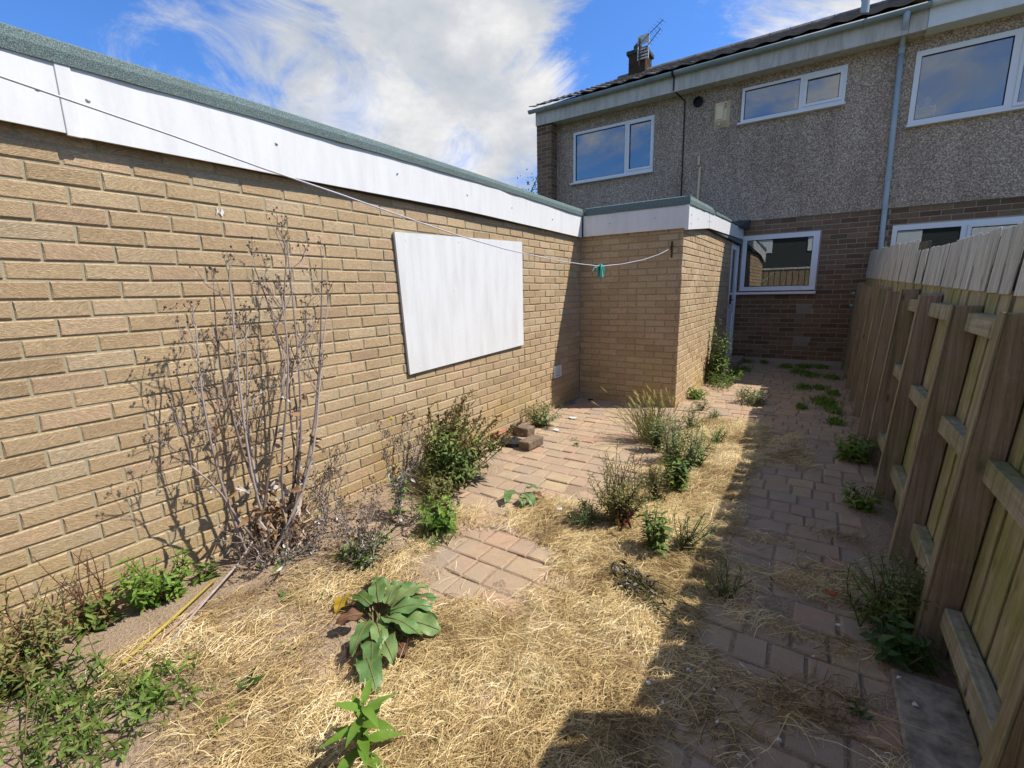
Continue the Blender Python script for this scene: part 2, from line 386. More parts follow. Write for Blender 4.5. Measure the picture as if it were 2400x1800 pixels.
def holed(g, x0, x1, z0, z1, holes, yf, depth, back=True):
    """upright plate facing -Y with rectangular holes and their reveals"""
    xs = sorted({x0, x1, *[h[0] for h in holes], *[h[1] for h in holes]}); zs = sorted({z0, z1, *[h[2] for h in holes], *[h[3] for h in holes]})
    xs = [x for x in xs if x0 <= x <= x1]; zs = [z for z in zs if z0 <= z <= z1]
    inside = lambda a, b: any(h[0] < a < h[1] and h[2] < b < h[3] for h in holes)
    for i in range(len(xs) - 1):
        for j in range(len(zs) - 1):
            a, b, c, d = xs[i], xs[i + 1], zs[j], zs[j + 1]
            if inside((a + b) / 2, (c + d) / 2): continue
            g.add([(a, yf, c), (b, yf, c), (b, yf, d), (a, yf, d)], [(0, 1, 2, 3)])
            if back: g.add([(a, yf + depth, c), (b, yf + depth, c), (b, yf + depth, d), (a, yf + depth, d)], [(3, 2, 1, 0)])
    yb = yf + depth
    for a, b, c, d in holes:
        g.add([(a, yf, c), (a, yf, d), (a, yb, d), (a, yb, c)], [(0, 1, 2, 3)])
        g.add([(b, yf, c), (b, yb, c), (b, yb, d), (b, yf, d)], [(0, 1, 2, 3)])
        g.add([(a, yf, c), (a, yb, c), (b, yb, c), (b, yf, c)], [(0, 1, 2, 3)])
        g.add([(a, yf, d), (b, yf, d), (b, yb, d), (a, yb, d)], [(0, 1, 2, 3)])
    g.add([(x0, yf, z0), (x0, yf, z1), (x0, yb, z1), (x0, yb, z0)], [(0, 1, 2, 3)]); g.add([(x1, yf, z0), (x1, yb, z0), (x1, yb, z1), (x1, yf, z1)], [(0, 1, 2, 3)])
    g.add([(x0, yf, z1), (x1, yf, z1), (x1, yb, z1), (x0, yb, z1)], [(0, 1, 2, 3)]); g.add([(x0, yf, z0), (x0, yb, z0), (x1, yb, z0), (x1, yf, z0)], [(0, 1, 2, 3)])
    return g

# ---------------------------------------------------------------- bricks
def brick_geo(g, L, H, D, seed, pos=(0, 0, 0), rotz=0.0, r=0.5):
    """front faces -Y, arrises worn; 18 triangles"""
    rr = random.Random(seed)
    b = 0.004; j = lambda k=0.0016: rr.uniform(-k, k)
    hx, hz = L / 2, H / 2
    cor = [(-hx, -hz), (hx, -hz), (hx, hz), (-hx, hz)]
    vs = []
    dy = rr.uniform(-0.0022, 0.0022)
    for (x, z) in cor: vs.append((x - math.copysign(b, x) + j(), dy + j(0.001), z - math.copysign(b, z) + j()))
    for (x, z) in cor: vs.append((x + j(), b + dy, z + j()))
    for (x, z) in cor: vs.append((x, D, z))
    fs = [(0, 1, 2, 3)]
    for k in range(4):
        l = (k + 1) % 4
        fs += [(4 + k, 4 + l, l, k), (8 + k, 8 + l, 4 + l, 4 + k)]
    c, s = math.cos(rotz), math.sin(rotz)
    vs = [(pos[0] + x * c - y * s, pos[1] + x * s + y * c, pos[2] + z) for x, y, z in vs]
    g.add(vs, fs, r)
_bm = {}
def brick_mesh(L, H, D, var, mat):
    k = (round(L, 3), round(H, 4), var, mat.name)
    if k not in _bm:
        g = G(); brick_geo(g, L, H, D, var * 17 + int(L * 1000)); _bm[k] = g.mesh('brick', mat)
    return _bm[k]
def lay(parent, items, mat, mat_rest, H, D=0.03, limit=300, minpx=4.0):
    """items: (pos, length, rotz). The largest in the picture become bricks of their own, the others one joined part."""
    sc_ = []
    for it in items:
        (x, y, z), L, rz = it
        p = project((x, y, z)); a = 0
        if p and -8 < p[0] < 1032 and -8 < p[1] < 776:
            ax = Vector((math.cos(rz), math.sin(rz), 0)) * (L / 2)
            q1 = project(Vector((x, y, z)) - ax); q2 = project(Vector((x, y, z)) + ax)
            if q1 and q2: a = math.hypot(q1[0] - q2[0], q1[1] - q2[1]) * FPX * H / p[2]
        sc_.append((a, it))
    sc_.sort(key=lambda t: -t[0])
    rest = G(); nrest = 0
    for i, (a, (pos, L, rz)) in enumerate(sc_):
        if i < limit and a > minpx * minpx:
            put('brick', brick_mesh(L, H, D, i % 5, mat), parent, pos, rz)
        else:
            brick_geo(rest, L, H, D, i, pos, rz, random.random()); nrest += 1
    if nrest:
        rest.build('brickwork', mat_rest, parent, kind='stuff')

def courses(u0, u1, zs, pitch, L, gap, phase, quoin=(), skip=None, rnd_half=0.0):
    """stretcher bond between u0 and u1: yields (u centre, z centre, length)"""
    out = []
    for n, z in enumerate(zs):
        u = phase + (pitch / 2 if n % 2 else 0.0)
        u -= math.ceil((u - u0) / pitch) * pitch
        while u < u1:
            a, b = max(u, u0), min(u + L, u1)
            u += pitch
            if b - a < 0.02: continue
            if skip and skip(a, b, z): continue
            if random.random() < rnd_half and b - a > 0.2:
                mid = (a + b) / 2
                out += [((a + mid - gap) / 2, z, mid - gap / 2 - a - gap * 0), ((mid + gap + b) / 2, z, b - mid - gap / 2)]
                out[-2] = ((a + mid - gap / 2) / 2, z, mid - gap / 2 - a); out[-1] = ((mid + gap / 2 + b) / 2, z, b - mid - gap / 2)
            else:
                out.append(((a + b) / 2, z, b - a))
    return out
# ================================================================ GROUND
WX, FX, HY, PY = -2.44, 0.40, 9.28, 5.23          # garage wall face, fence post line, house face, porch face
def nz(x, y, z=0.0, s=1.0): return noise.noise(Vector((x * s, y * s, z)))
def sbox(x, a, b, e): 
    f = lambda t: 0 if t < 0 else (1 if t > 1 else t * t * (3 - 2 * t))
    return f((x - a) / e + 0.5) * f((b - x) / e + 0.5)
def straw_density(x, y):
    n = 0.5 + 0.5 * nz(x, y, 3.1, 2.6) + 0.35 * nz(x, y, 8.2, 6.5)
    d = 0.0; e_ = 0.5 + 0.5 * nz(x * 0.8 + y * 0.35, y * 1.6, 6.6, 3.4)
    d = max(d, 1.0 * sbox(x, -1.30, -0.30, 0.35) * sbox(y, 0.35, 1.42, 0.3))
    d = max(d, 1.0 * sbox(x, -1.02, -0.30, 0.16) * sbox(y, 1.45, 2.9, 0.3))
    d = max(d, 0.95 * sbox(x, -1.45, -0.35, 0.2) * sbox(y, 1.95, 2.42, 0.2))
    d = max(d, 0.95 * sbox(x, -0.92, -0.30, 0.2) * sbox(y, 2.8, 4.9, 0.4))
    d = max(d, 0.6 * e_ * sbox(x, -0.45, 0.05, 0.25) * sbox(y, 3.7, 4.9, 0.4))
    d = max(d, (1.5 * max(0, e_ - 0.30)) * sbox(x, -0.5, 0.30, 0.2) * sbox(y, 0.4, 2.9, 0.3))
    d = max(d, 0.36 * sbox(x, -2.15, -1.35, 0.3) * sbox(y, 0.3, 1.5, 0.3))
    d = max(d, 0.30 * sbox(x, -1.8, -1.15, 0.2) * sbox(y, 1.3, 2.1, 0.3))
    wx, wy = 0.16 * nz(x, y, 15.0, 5.0), 0.16 * nz(x, y, 19.0, 5.0)
    bare = math.exp(-(((x + 1.24 + wx) / 0.40) ** 2 + ((y - 1.62 + wy) / 0.34) ** 2) ** 1.6)
    bare2 = 0.8 * math.exp(-(((x + 0.10) / 0.26) ** 2 + ((y - 3.32) / 0.34) ** 2) ** 1.5)
    bare3 = 0.75 * math.exp(-(((x + 0.12) / 0.20) ** 2 + ((y - 2.45) / 0.2) ** 2) ** 1.3)
    bare4 = 0.8 * math.exp(-(((x - 0.08) / 0.16) ** 2 + ((y - 1.25) / 0.2) ** 2) ** 1.3)
    d *= (1 - bare) * (1 - bare2) * (1 - bare3) * (1 - bare4)
    return d * min(1.2, max(0.0, 0.02 + 1.55 * n))
def soil_depth(x, y):
    """height of the soil over the paving (negative: only in the joints)"""
    s = max(sbox(x, -2.6, -1.45, 0.35) * sbox(y, -1.0, 1.55, 0.5), sbox(x, -2.6, -1.95, 0.25) * sbox(y, 1.2, 2.75, 0.3), sbox(x, -2.6, -1.2, 0.5) * sbox(y, -1, 0.75, 0.4))
    d = straw_density(x, y)
    h = -0.0075 + 0.030 * s + 0.014 * min(1, max(0, d - 0.45) * 2.2) + 0.008 * nz(x, y, 1.0, 3.2) + 0.005 * nz(x, y, 5.0, 12.0)
    h += 0.018 * math.exp(-((x - 0.42) / 0.10) ** 2) * sbox(y, 0.4, 3.6, 0.4)
    return h

M = NM('garden_soil', 0.97, 0.1); wp = M.world()
n1 = M.noise(wp, 9, 6, 0.65); n2 = M.noise(wp, 90, 4, 0.7); th = M.n('ShaderNodeAttribute', attribute_name='rnd').outputs['Fac']
soil = M.mix(n1, (0.27, 0.19, 0.12), (0.46, 0.35, 0.235))
soil = M.mix(M.ramp(n2, [(0.35, 0.75), (0.6, 0.0)]), soil, (0.15, 0.10, 0.065))
soil = M.mix(M.ramp(M.noise(wp, 160, 2, 0.6), [(0.64, 0.0), (0.72, 0.8)]), soil, (0.40, 0.33, 0.24))
thatch = M.mix(n2, (0.17, 0.11, 0.052), (0.44, 0.315, 0.155))
M.color(M.mix(M.ramp(th, [(0.15, 0.0), (0.6, 1.0)]), soil, thatch)); M.bump(M.math('ADD', n2, M.math('MULTIPLY', n1, 0.6)), 0.9, 0.015); m_soil = M.m
M = NM('lawn_and_earth', 0.97, 0.1); wp = M.world()
M.color(M.mix(M.noise(wp, 0.6, 6, 0.6), (0.06, 0.075, 0.03), (0.14, 0.12, 0.07))); m_ground = M.m

g = G(); S_ = 400
g.add([(-S_, -S_, -0.09), (S_, -S_, -0.09), (S_, S_, -0.09), (-S_, S_, -0.09)], [(0, 1, 2, 3)])
struct(g.build('ground', m_ground))
g = G(); st = 0.03; x0, x1, y0, y1 = -2.6, 0.78, -1.2, 9.45
nx, ny = int((x1 - x0) / st), int((y1 - y0) / st)
for j in range(ny + 1):
    for i in range(nx + 1):
        x, y = x0 + i * st, y0 + j * st
        g.v.append((x, y, soil_depth(x, y))); g.a.append(min(1, straw_density(x, y)))
for j in range(ny):
    for i in range(nx):
        a = j * (nx + 1) + i; g.f.append((a, a + 1, a + nx + 2, a + nx + 1))
struct(g.build('soil', m_soil, smooth=True))

# paving setts
def paver_mat(name, attr):
    M = NM(name, 0.95, 0.15); r = M.rnd(attr); wp = M.world()
    c = M.ramp(r, [(0.0, (0.39, 0.272, 0.175)), (0.3, (0.45, 0.325, 0.20)), (0.5, (0.35, 0.265, 0.19)), (0.7, (0.44, 0.275, 0.185)), (0.9, (0.47, 0.345, 0.205)), (1.0, (0.32, 0.25, 0.195))])
    n1 = M.noise(wp, 11, 5, 0.65); n2 = M.noise(wp, 240, 2, 0.7); n3 = M.noise(wp, 130, 3, 0.7)
    c = M.mix(M.ramp(n1, [(0.35, 0.0), (0.7, 0.55)]), c, M.mix(1.0, c, (0.66, 0.62, 0.58), 'MULTIPLY'))
    c = M.mix(M.ramp(n2, [(0.58, 0.0), (0.72, 0.55)]), c, (0.10, 0.072, 0.055)); c = M.mix(M.ramp(n3, [(0.62, 0.0), (0.76, 0.5)]), c, (0.46, 0.38, 0.29))
    dn = M.noise(wp, 4.2, 7, 0.7)
    c = M.mix(M.ramp(dn, [(0.42, 0.0), (0.60, 0.72)]), c, M.mix(n3, (0.25, 0.185, 0.125), (0.40, 0.31, 0.215)))
    M.color(c); M.bump(M.math('ADD', n2, M.math('MULTIPLY', n1, 0.7)), 0.8, 0.006); return M.m
m_paver = paver_mat('sett', False); m_paver_s = paver_mat('sett_rest', True)
def sett_geo(g, L, W, seed, pos=(0, 0, 0), r=0.5, tilt=(0, 0)):
    rr = random.Random(seed); b = 0.009; vs = []
    for lev, (ins, z) in enumerate(((b, 0.0), (b * 0.25, -0.005), (0.0, -0.014), (0.0, -0.05))):
        for sx, sy in ((-1, -1), (1, -1), (1, 1), (-1, 1)):
            j = rr.uniform(-0.003, 0.003) if lev < 2 else 0
            x = sx * (L / 2 - ins) + j; y = sy * (W / 2 - ins) + j * sy
            vs.append((pos[0] + x, pos[1] + y, pos[2] + z + (x * tilt[0] + y * tilt[1])))
    fs = [(0, 1, 2, 3)]
    for q in (0, 4, 8):
        for k in range(4): fs.append((q + 4 + k, q + 4 + (k + 1) % 4, q + (k + 1) % 4, q + k))
    g.add(vs, fs, r)
paving_bed = G(); paving_bed.box(-2.46, 0.47, -1.2, 9.27, -0.085, -0.052)
paving = struct(paving_bed.build('paving', m_soil))
setts = []; y = -0.9; row = 0
prng = random.Random(5)
while y < 9.2:
    dpt = prng.choice((0.135, 0.150, 0.150, 0.165)); x = -2.43 + prng.uniform(-0.1, 0)
    while x < 0.46:
        L = prng.choice((0.118, 0.16, 0.16, 0.205, 0.205))
        a, b = max(x, -2.43), min(x + L, 0.46)
        if b - a > 0.05: setts.append(((a + b) / 2, y + dpt / 2, b - a - 0.007, dpt - 0.007))
        x += L
    y += dpt; row += 1
rank = []
for s_ in setts:
    p = project((s_[0], s_[1], 0)); a = 0
    if p and 0 < p[0] < 1024 and 0 < p[1] < 768: a = s_[2] * s_[3] * (FPX / p[2]) ** 2 * (1.33 / p[2])
    cov = np.mean([soil_depth(s_[0] + i * s_[2] * 0.3, s_[1] + j * s_[3] * 0.3) > 0.001 for i in (-1, 0, 1) for j in (-1, 0, 1)]) if a > 14 else 1.0
    if cov > 0.7 or (s_[0] < -1.2 and s_[1] > 5.2): a = 0
    rank.append((a, s_))
rank.sort(key=lambda t: -t[0])
rest = G(); _sm = {}
for i, (a, (x, y, L, W)) in enumerate(rank):
    hz = prng.uniform(-0.005, 0.004); tl = (prng.uniform(-0.012, 0.012), prng.uniform(-0.012, 0.012))
    if i < 300 and a > 14:
        k = (round(L, 3), round(W, 3), i % 3)
        if k not in _sm:
            gg = G(); sett_geo(gg, L, W, i); _sm[k] = gg.mesh('sett', m_paver)
        o = put('sett', _sm[k], paving, (x, y, hz)); o.rotation_euler = (tl[1], -tl[0], prng.uniform(-0.015, 0.015))
    else: sett_geo(rest, L, W, i, (x, y, hz), prng.random(), tl)
rest.build('setts', m_paver_s, paving, kind='stuff')

# ================================================================ GARAGE on the left
CH = 0.0712; Z0 = 1.413 - 20 * CH
garage = thing('brick_garage', 'long flat roofed buff brick garage with white fascia along the left side', 'garage', (WX, 2.0, 0))
g = G(); g.box(-2.75, WX - 0.0058, -2.2, PY + 0.005, -0.08, 2.16)
gw = g.build('wall', m_mortar, garage)
BY0, BY1, BZ0, BZ1 = 2.262, 3.872, 0.765, 1.795           # boarded window
zs = [Z0 + CH / 2 + n * CH for n in range(0, 28)]
sk = lambda a, b, z: (a > BY0 + 0.02 and b < BY1 - 0.02 and BZ0 + 0.03 < z < BZ1 - 0.03)
items = [((WX, u, z), L, math.pi / 2) for u, z, L in courses(-0.35, PY, zs, 0.2195, 0.2105, 0.009, 0.634, skip=sk, rnd_half=0.035)]
lay(gw, items, m_buff, m_buff_s, 0.0620)
# fascia boards, their joint trim, screw caps, felt edge
def fascia_profile(g, y0, y1, xa, za0, zb0, za1, zb1, t=0.012, n=30):
    """board facing +X from y0 to y1, bottom za, top zb, a touch wavy"""
    ring = []
    for i in range(n + 1):
        y = y0 + (y1 - y0) * i / n; f = i / n
        za = za0 + (za1 - za0) * f; zb = zb0 + (zb1 - zb0) * f; wv = 0.0025 * math.sin(y * 2.3) + 0.0015 * math.sin(y * 6.1)
        ring += [(xa + wv, y, za), (xa + wv, y, zb), (xa + wv - t, y, zb), (xa + wv - t, y, za)]
    fs = []
    for i in range(n):
        for k in range(4): fs.append((i * 4 + k, i * 4 + (k + 1) % 4, i * 4 + 4 + (k + 1) % 4, i * 4 + 4 + k))
    fs += [(3, 2, 1, 0), tuple(n * 4 + k for k in range(4))]
    g.add(ring, fs)
FXX = -2.398
g = G(); fascia_profile(g, -1.6, 0.660, FXX, 1.945, 2.192, 1.949, 2.192, n=12); g.build('fascia_board', m_fascia, garage)
g = G(); fascia_profile(g, 0.688, 2.9, FXX, 1.945, 2.190, 1.972, 2.215); fascia_profile(g, 2.9001, 5.175, FXX, 1.972, 2.215, 1.945, 2.188); g.build('fascia_board', m_fascia, garage)
g = G(); g.bbox(FXX - 0.004, FXX + 0.006, 0.648, 0.694, 1.940, 2.188, 0.002); g.build('joint_trim', m_fascia, garage)
g = G(); g.box(-2.446, FXX - 0.013, -1.6, PY - 0.002, 1.955, 1.965); g.build('soffit_strip', m_tiledark, garage)
for (yy, z) in ((0.591, 2.081), (0.731, 2.086), (1.476, 2.107), (2.30, 2.114), (3.03, 2.092), (3.674, 2.080), (4.448, 2.068)):
    g = G(); k = 0.0085 if yy < 2 else 0.006
    g.tube([(FXX - 0.002, yy, z), (FXX + 0.004, yy, z), (FXX + 0.007, yy, z)], [k, k, k * 0.45], 8)
    g.build('screw_cap', m_fascia if yy < 2 else m_gutter, garage)
def felt_edge(g, pts, out, seed, t=0.02):
    """pts: (s along, z bottom, z top); out(s, d, z) gives the world point d metres in front of the board"""
    ring = []
    for i, (s_, za, zb) in enumerate(pts):
        w1 = 0.004 * nz(s_, seed, 0, 5); w2 = 0.004 * nz(s_, seed + 3, 0, 4)
        ring += [out(s_, 0.010 + w1, za + w2), out(s_, 0.014 + w1, (za + zb) / 2), out(s_, 0.006, zb - 0.008), out(s_, -0.006, zb + w2 * 0.6), out(s_, -0.05, zb - 0.005), out(s_, -0.05, za)]
    n = 6; fs = []
    for i in range(len(pts) - 1):
        for k in range(n): fs.append((i * n + k, i * n + (k + 1) % n, (i + 1) * n + (k + 1) % n, (i + 1) * n + k))
    fs += [tuple(range(n - 1, -1, -1)), tuple((len(pts) - 1) * n + k for k in range(n))]
    g.add(ring, fs)
g = G(); felt_edge(g, [(y, 2.180 + 0.028 * math.sin(math.pi * min(max(y - 0.4, 0), 4.4) / 4.8), 2.262 + 0.018 * math.sin(math.pi * min(max(y, 0), 4.8) / 4.9)) for y in np.linspace(-1.6, 5.17, 90)], lambda s_, d, z: (FXX + d, s_, z), 1.0)
g.build('felt_edge', m_felt, garage)
g = G(); g.box(-6.2, FXX - 0.045, -2.2, PY - 0.1, 2.165, 2.245); g.build('roof', m_felt, garage)

# white sheet screwed over the garage window
bd = thing('white_board', 'white painted sheet covering the garage window on the buff brick wall', 'board', (WX, 3.06, BZ0))
vs = []
for xx in (WX + 0.004, WX + 0.022):
    vs += [(xx, 2.315, 0.762), (xx, 3.871, 0.813), (xx, 3.872, 1.800), (xx, 2.259, 1.746)]
g = G(); g.add(vs, [(4, 5, 6, 7), (3, 2, 1, 0), (0, 1, 5, 4), (1, 2, 6, 5), (2, 3, 7, 6), (3, 0, 4, 7)]); g.build('sheet', m_board, bd)
for yy, z in ((2.50, 1.72), (2.72, 1.735), (2.93, 1.73), (3.15, 1.75), (2.86, 1.36), (3.36, 1.37), (2.86, 1.04), (3.36, 1.07), (2.36, 1.70), (3.80, 1.76), (2.42, 0.80), (3.78, 0.86)):
    g = G(); g.tube([(WX + 0.020, yy, z), (WX + 0.0235, yy, z)], [0.009, 0.007], 8); g.build('screw', m_whitepl, bd)
# wall vent near the corner
vt = thing('wall_vent', 'small white louvred vent low on the garage wall near the corner', 'vent', (WX, 4.61, 0.36))
g = G(); 
for a in ((4.533, 4.548, 0.360, 0.492), (4.680, 4.695, 0.360, 0.492), (4.548, 4.680, 0.360, 0.374), (4.548, 4.680, 0.478, 0.492)): g.box(WX + 0.001, WX + 0.020, *a)
g.build('frame', m_whitepl, vt)
for k in range(5):
    z = 0.384 + k * 0.0195
    g = G(); g.add([(WX + 0.016, 4.548, z), (WX + 0.016, 4.680, z), (WX + 0.004, 4.680, z + 0.017), (WX + 0.004, 4.548, z + 0.017), (WX + 0.013, 4.548, z - 0.002), (WX + 0.013, 4.680, z - 0.002), (WX + 0.001, 4.680, z + 0.015), (WX + 0.001, 4.548, z + 0.015)],
        [(0, 1, 2, 3), (7, 6, 5, 4), (0, 4, 5, 1)]); g.build('louvre', m_whitepl, vt)

# ================================================================ PORCH with the door
PX = -1.25
porch = thing('brick_porch', 'flat roofed buff brick porch with white fascia between garage and house', 'porch', (-1.85, 7.0, 0))
g = G(); g.box(WX + 0.001, PX - 0.007, PY + 0.007, 8.43, -0.08, 2.12); pw = g.build('wall', m_mortar, porch)
zs_f = [Z0 + CH / 2 + n * CH for n in range(0, 28)]
items = [((u, PY, z), L, 0.0) for u, z, L in courses(WX + 0.003, PX - 0.0045, zs_f, 0.2195, 0.2105, 0.009, WX + 0.05, rnd_half=0.02)]
items2 = [((PX, u, z), L, math.pi / 2) for u, z, L in courses(PY - 0.004, 8.43, [Z0 + CH / 2 + n * CH for n in range(0, 29)], 0.2195, 0.2105, 0.009, PY + 0.1055, rnd_half=0.02)]
# both faces in one ranking: 300 largest
lay(pw, items + items2, m_buff, m_buff_s, 0.0620, limit=300, minpx=2.2)
# front fascia
PFY = 5.19
g = G(); g.bbox(FXX + 0.003, -1.232, PFY, PFY + 0.012, 1.950, 2.184, 0.002); g.build('fascia_board', m_fascia, porch)
g = G(); g.bbox(FXX - 0.001, FXX + 0.011, PFY - 0.006, PFY + 0.0, 1.945, 2.19, 0.001); g.build('corner_gap', m_dark, porch)
g = G(); g.bbox(-1.236, -1.196, PFY - 0.007, PFY + 0.014, 1.930, 2.190, 0.002); g.build('corner_trim', m_fascia, porch)
def side_board(g, y0, y1, a0, b0, a1, b1, x=-1.200, t=0.012):
    g.add([(x, y0, a0), (x, y1, a1), (x, y1, b1), (x, y0, b0), (x - t, y0, a0), (x - t, y1, a1), (x - t, y1, b1), (x - t, y0, b0)],
          [(0, 1, 2, 3), (7, 6, 5, 4), (0, 4, 5, 1), (3, 2, 6, 7), (0, 3, 7, 4), (1, 5, 6, 2)])
g = G(); side_board(g, 5.2, 6.268, 1.932, 2.182, 2.048, 2.226); g.build('fascia_board', m_fascia, porch)
g = G(); side_board(g, 6.276, 9.262, 2.050, 2.228, 2.150, 2.330); g.build('fascia_board', m_fascia, porch)
g = G(); side_board(g, 6.250, 6.292, 2.045, 2.229, 2.050, 2.230, x=-1.1965); g.build('joint_trim', m_fascia, porch)
for yy, z in ((5.30, 2.09), (5.30, 2.00), (5.62, 2.085), (6.20, 2.12), (6.34, 2.13)):
    g = G(); g.tube([(-1.202, yy, z), (-1.196, yy, z), (-1.194, yy, z)], [0.007, 0.007, 0.003], 8); g.build('screw_cap', m_gutter, porch)
for xx, z in ((-2.06, 2.07), (-1.55, 2.08)):
    g = G(); g.tube([(xx, PFY + 0.002, z), (xx, PFY - 0.004, z), (xx, PFY - 0.006, z)], [0.007, 0.007, 0.003], 8); g.build('screw_cap', m_gutter, porch)
g = G(); felt_edge(g, [(x, 2.180, 2.268) for x in np.linspace(-2.352, -1.19, 26)], lambda s_, d, z: (s_, PFY - d, z), 9.0); g.build('felt_edge', m_felt, porch)
g = G(); felt_edge(g, [(y, 2.180 + (y - 5.2) * 0.043, 2.270 + (0.03 * (y - 5.2)) - 0.035 * max(0, y - 6.35) / 0.2) for y in np.linspace(5.19, 6.55, 22)], lambda s_, d, z: (-1.2 + d, s_, z), 13.0); g.build('felt_edge', m_felt, porch)
g = G(); felt_edge(g, [(y, 2.245 + (y - 6.6) * 0.036, 2.290 + (y - 6.6) * 0.030) for y in np.linspace(6.6, 8.6, 24)], lambda s_, d, z: (-1.2 + d, s_, z), 17.0); g.build('felt_edge', m_felt, porch)
g = G(); g.box(-2.40, -1.245, PFY + 0.045, 9.24, 2.14, 2.235); g.box(-1.245, -1.214, 5.24, 9.24, 2.06, 2.20); g.build('roof', m_felt, porch)
g = G(); g.box(-1.262, -1.214, 5.24, 9.24, 2.045, 2.058); g.build('soffit_strip', m_tiledark, porch)
g = G(); g.add([(-1.40, 9.252, 2.47), (-1.10, 9.252, 2.47), (-1.10, 9.252, 2.33), (-1.40, 9.252, 2.30), (-1.42, 8.62, 2.33), (-1.17, 8.62, 2.32), (-1.17, 8.62, 2.29), (-1.42, 8.62, 2.27)],
               [(0, 4, 5, 1), (1, 5, 6, 2), (4, 7, 6, 5), (3, 2, 6, 7), (0, 3, 7, 4), (0, 1, 2, 3)]); g.build('lead_flashing', m_lead, porch)
# door in the side of the porch
door = thing('back_door', 'white plastic glazed back door in the side of the brick porch', 'door', (PX, 8.83, 0.10))
g = G()
for a in ((8.435, 8.492, 0.10, 2.10), (9.175, 9.232, 0.10, 2.10), (8.492, 9.175, 2.045, 2.10), (8.492, 9.175, 0.10, 0.14)): g.box(PX - 0.07, PX + 0.004, *a)
g.build('frame', m_upvc, door)
g = G()
for a in ((8.497, 8.58, 0.145, 2.04), (9.09, 9.17, 0.145, 2.04), (8.58, 9.09, 1.95, 2.04), (8.58, 9.09, 0.145, 0.26), (8.58, 9.09, 0.92, 1.04)): g.box(PX - 0.055, PX - 0.008, *a)
g.box(PX - 0.045, PX - 0.025, 8.58, 9.09, 0.26, 0.92); leafd = g.build('door_leaf', m_upvc, door)
g = G(); g.box(PX - 0.038, PX - 0.026, 8.58, 9.09, 1.04, 1.95); g.build('pane', m_glass, leafd)
g = G(); g.box(PX - 0.012, PX + 0.006, 8.515, 8.545, 0.98, 1.20); g.tube([(PX + 0.0, 8.53, 1.12), (PX + 0.04, 8.53, 1.12), (PX + 0.045, 8.64, 1.12)], 0.009, 8); g.build('handle', m_dark, leafd)
g = G(); g.box(PX - 0.9, PX - 0.08, 8.45, 9.2, 0.05, 2.1); 
g = G(); g.add([(PX - 0.6, 8.44, 0.05), (PX - 0.6, 9.23, 0.05), (PX - 0.6, 9.23, 2.1), (PX - 0.6, 8.44, 2.1)], [(0, 1, 2, 3)]); g.build('hall_behind', m_roomfloor, door)
stp = tag(G().bbox(PX + 0.008, PX + 0.22, 8.40, 9.22, -0.02, 0.105, 0.008).build('door_step', m_concrete), 'pale concrete step below the white back door', 'step')
# iron hook on the porch wall, washing line and peg
hk = G(); hk.bbox(-1.376, -1.356, PY - 0.010, PY - 0.002, 1.66, 1.83, 0.002); hk.tube([(-1.366, PY - 0.008, 1.79), (-1.366, PY - 0.05, 1.775), (-1.366, PY - 0.06, 1.75), (-1.366, PY - 0.035, 1.735)], 0.006, 6)
tag(hk.build('line_hook', m_rust), 'rusty iron hook on the shaded porch front holding the washing line', 'hook')
LN = [(-0.9, 1.905), (-0.3, 1.838), (0.292, 1.775), (0.579, 1.739), (0.809, 1.705), (1.077, 1.672), (1.415, 1.626), (1.706, 1.589), (2.071, 1.554), (2.641, 1.521), (3.0, 1.512), (3.36, 1.509), (3.8, 1.541), (4.31, 1.596), (4.8, 1.672), (PY - 0.055, 1.752)]
g = G(); g.tube([(-1.400 + 0.034 * max(0, (y - 3.4) / 1.8), y, z) for y, z in LN], 0.0028, 6)
tag(g.build('washing_line', m_cord, smooth=True), 'thin sagging washing line strung across in front of the garage wall', 'washing line')
pg = thing('clothes_peg', 'green plastic clothes peg hanging on the washing line', 'peg', (-1.40, 3.36, 1.45))
for s_ in (-1, 1):
    g = G(); g.add([(-1.40 + s_ * 0.004, 3.33, 1.525), (-1.40 + s_ * 0.012, 3.345, 1.43), (-1.40 + s_ * 0.012, 3.372, 1.43), (-1.40 + s_ * 0.004, 3.362, 1.525),
                  (-1.40 + s_ * 0.013, 3.33, 1.525), (-1.40 + s_ * 0.020, 3.345, 1.43), (-1.40 + s_ * 0.020, 3.372, 1.43), (-1.40 + s_ * 0.013, 3.362, 1.525)],
                 [(0, 1, 2, 3), (7, 6, 5, 4), (0, 4, 5, 1), (1, 5, 6, 2), (2, 6, 7, 3), (3, 7, 4, 0)]); g.build('jaw', m_peg, pg)
g = G()
for k in range(7):
    an = k * 0.9; g.tube([(-1.40, 3.35, 1.505), (-1.40 + 0.03 * math.cos(an), 3.35 + 0.045 * math.sin(an * 1.7), 1.50 - 0.02 * (k % 3)), (-1.40 + 0.035 * math.cos(an), 3.35 + 0.07 * math.sin(an * 1.7), 1.47 - 0.025 * (k % 3))], 0.0028, 4)
g.build('frayed_twine', m_peg, pg)
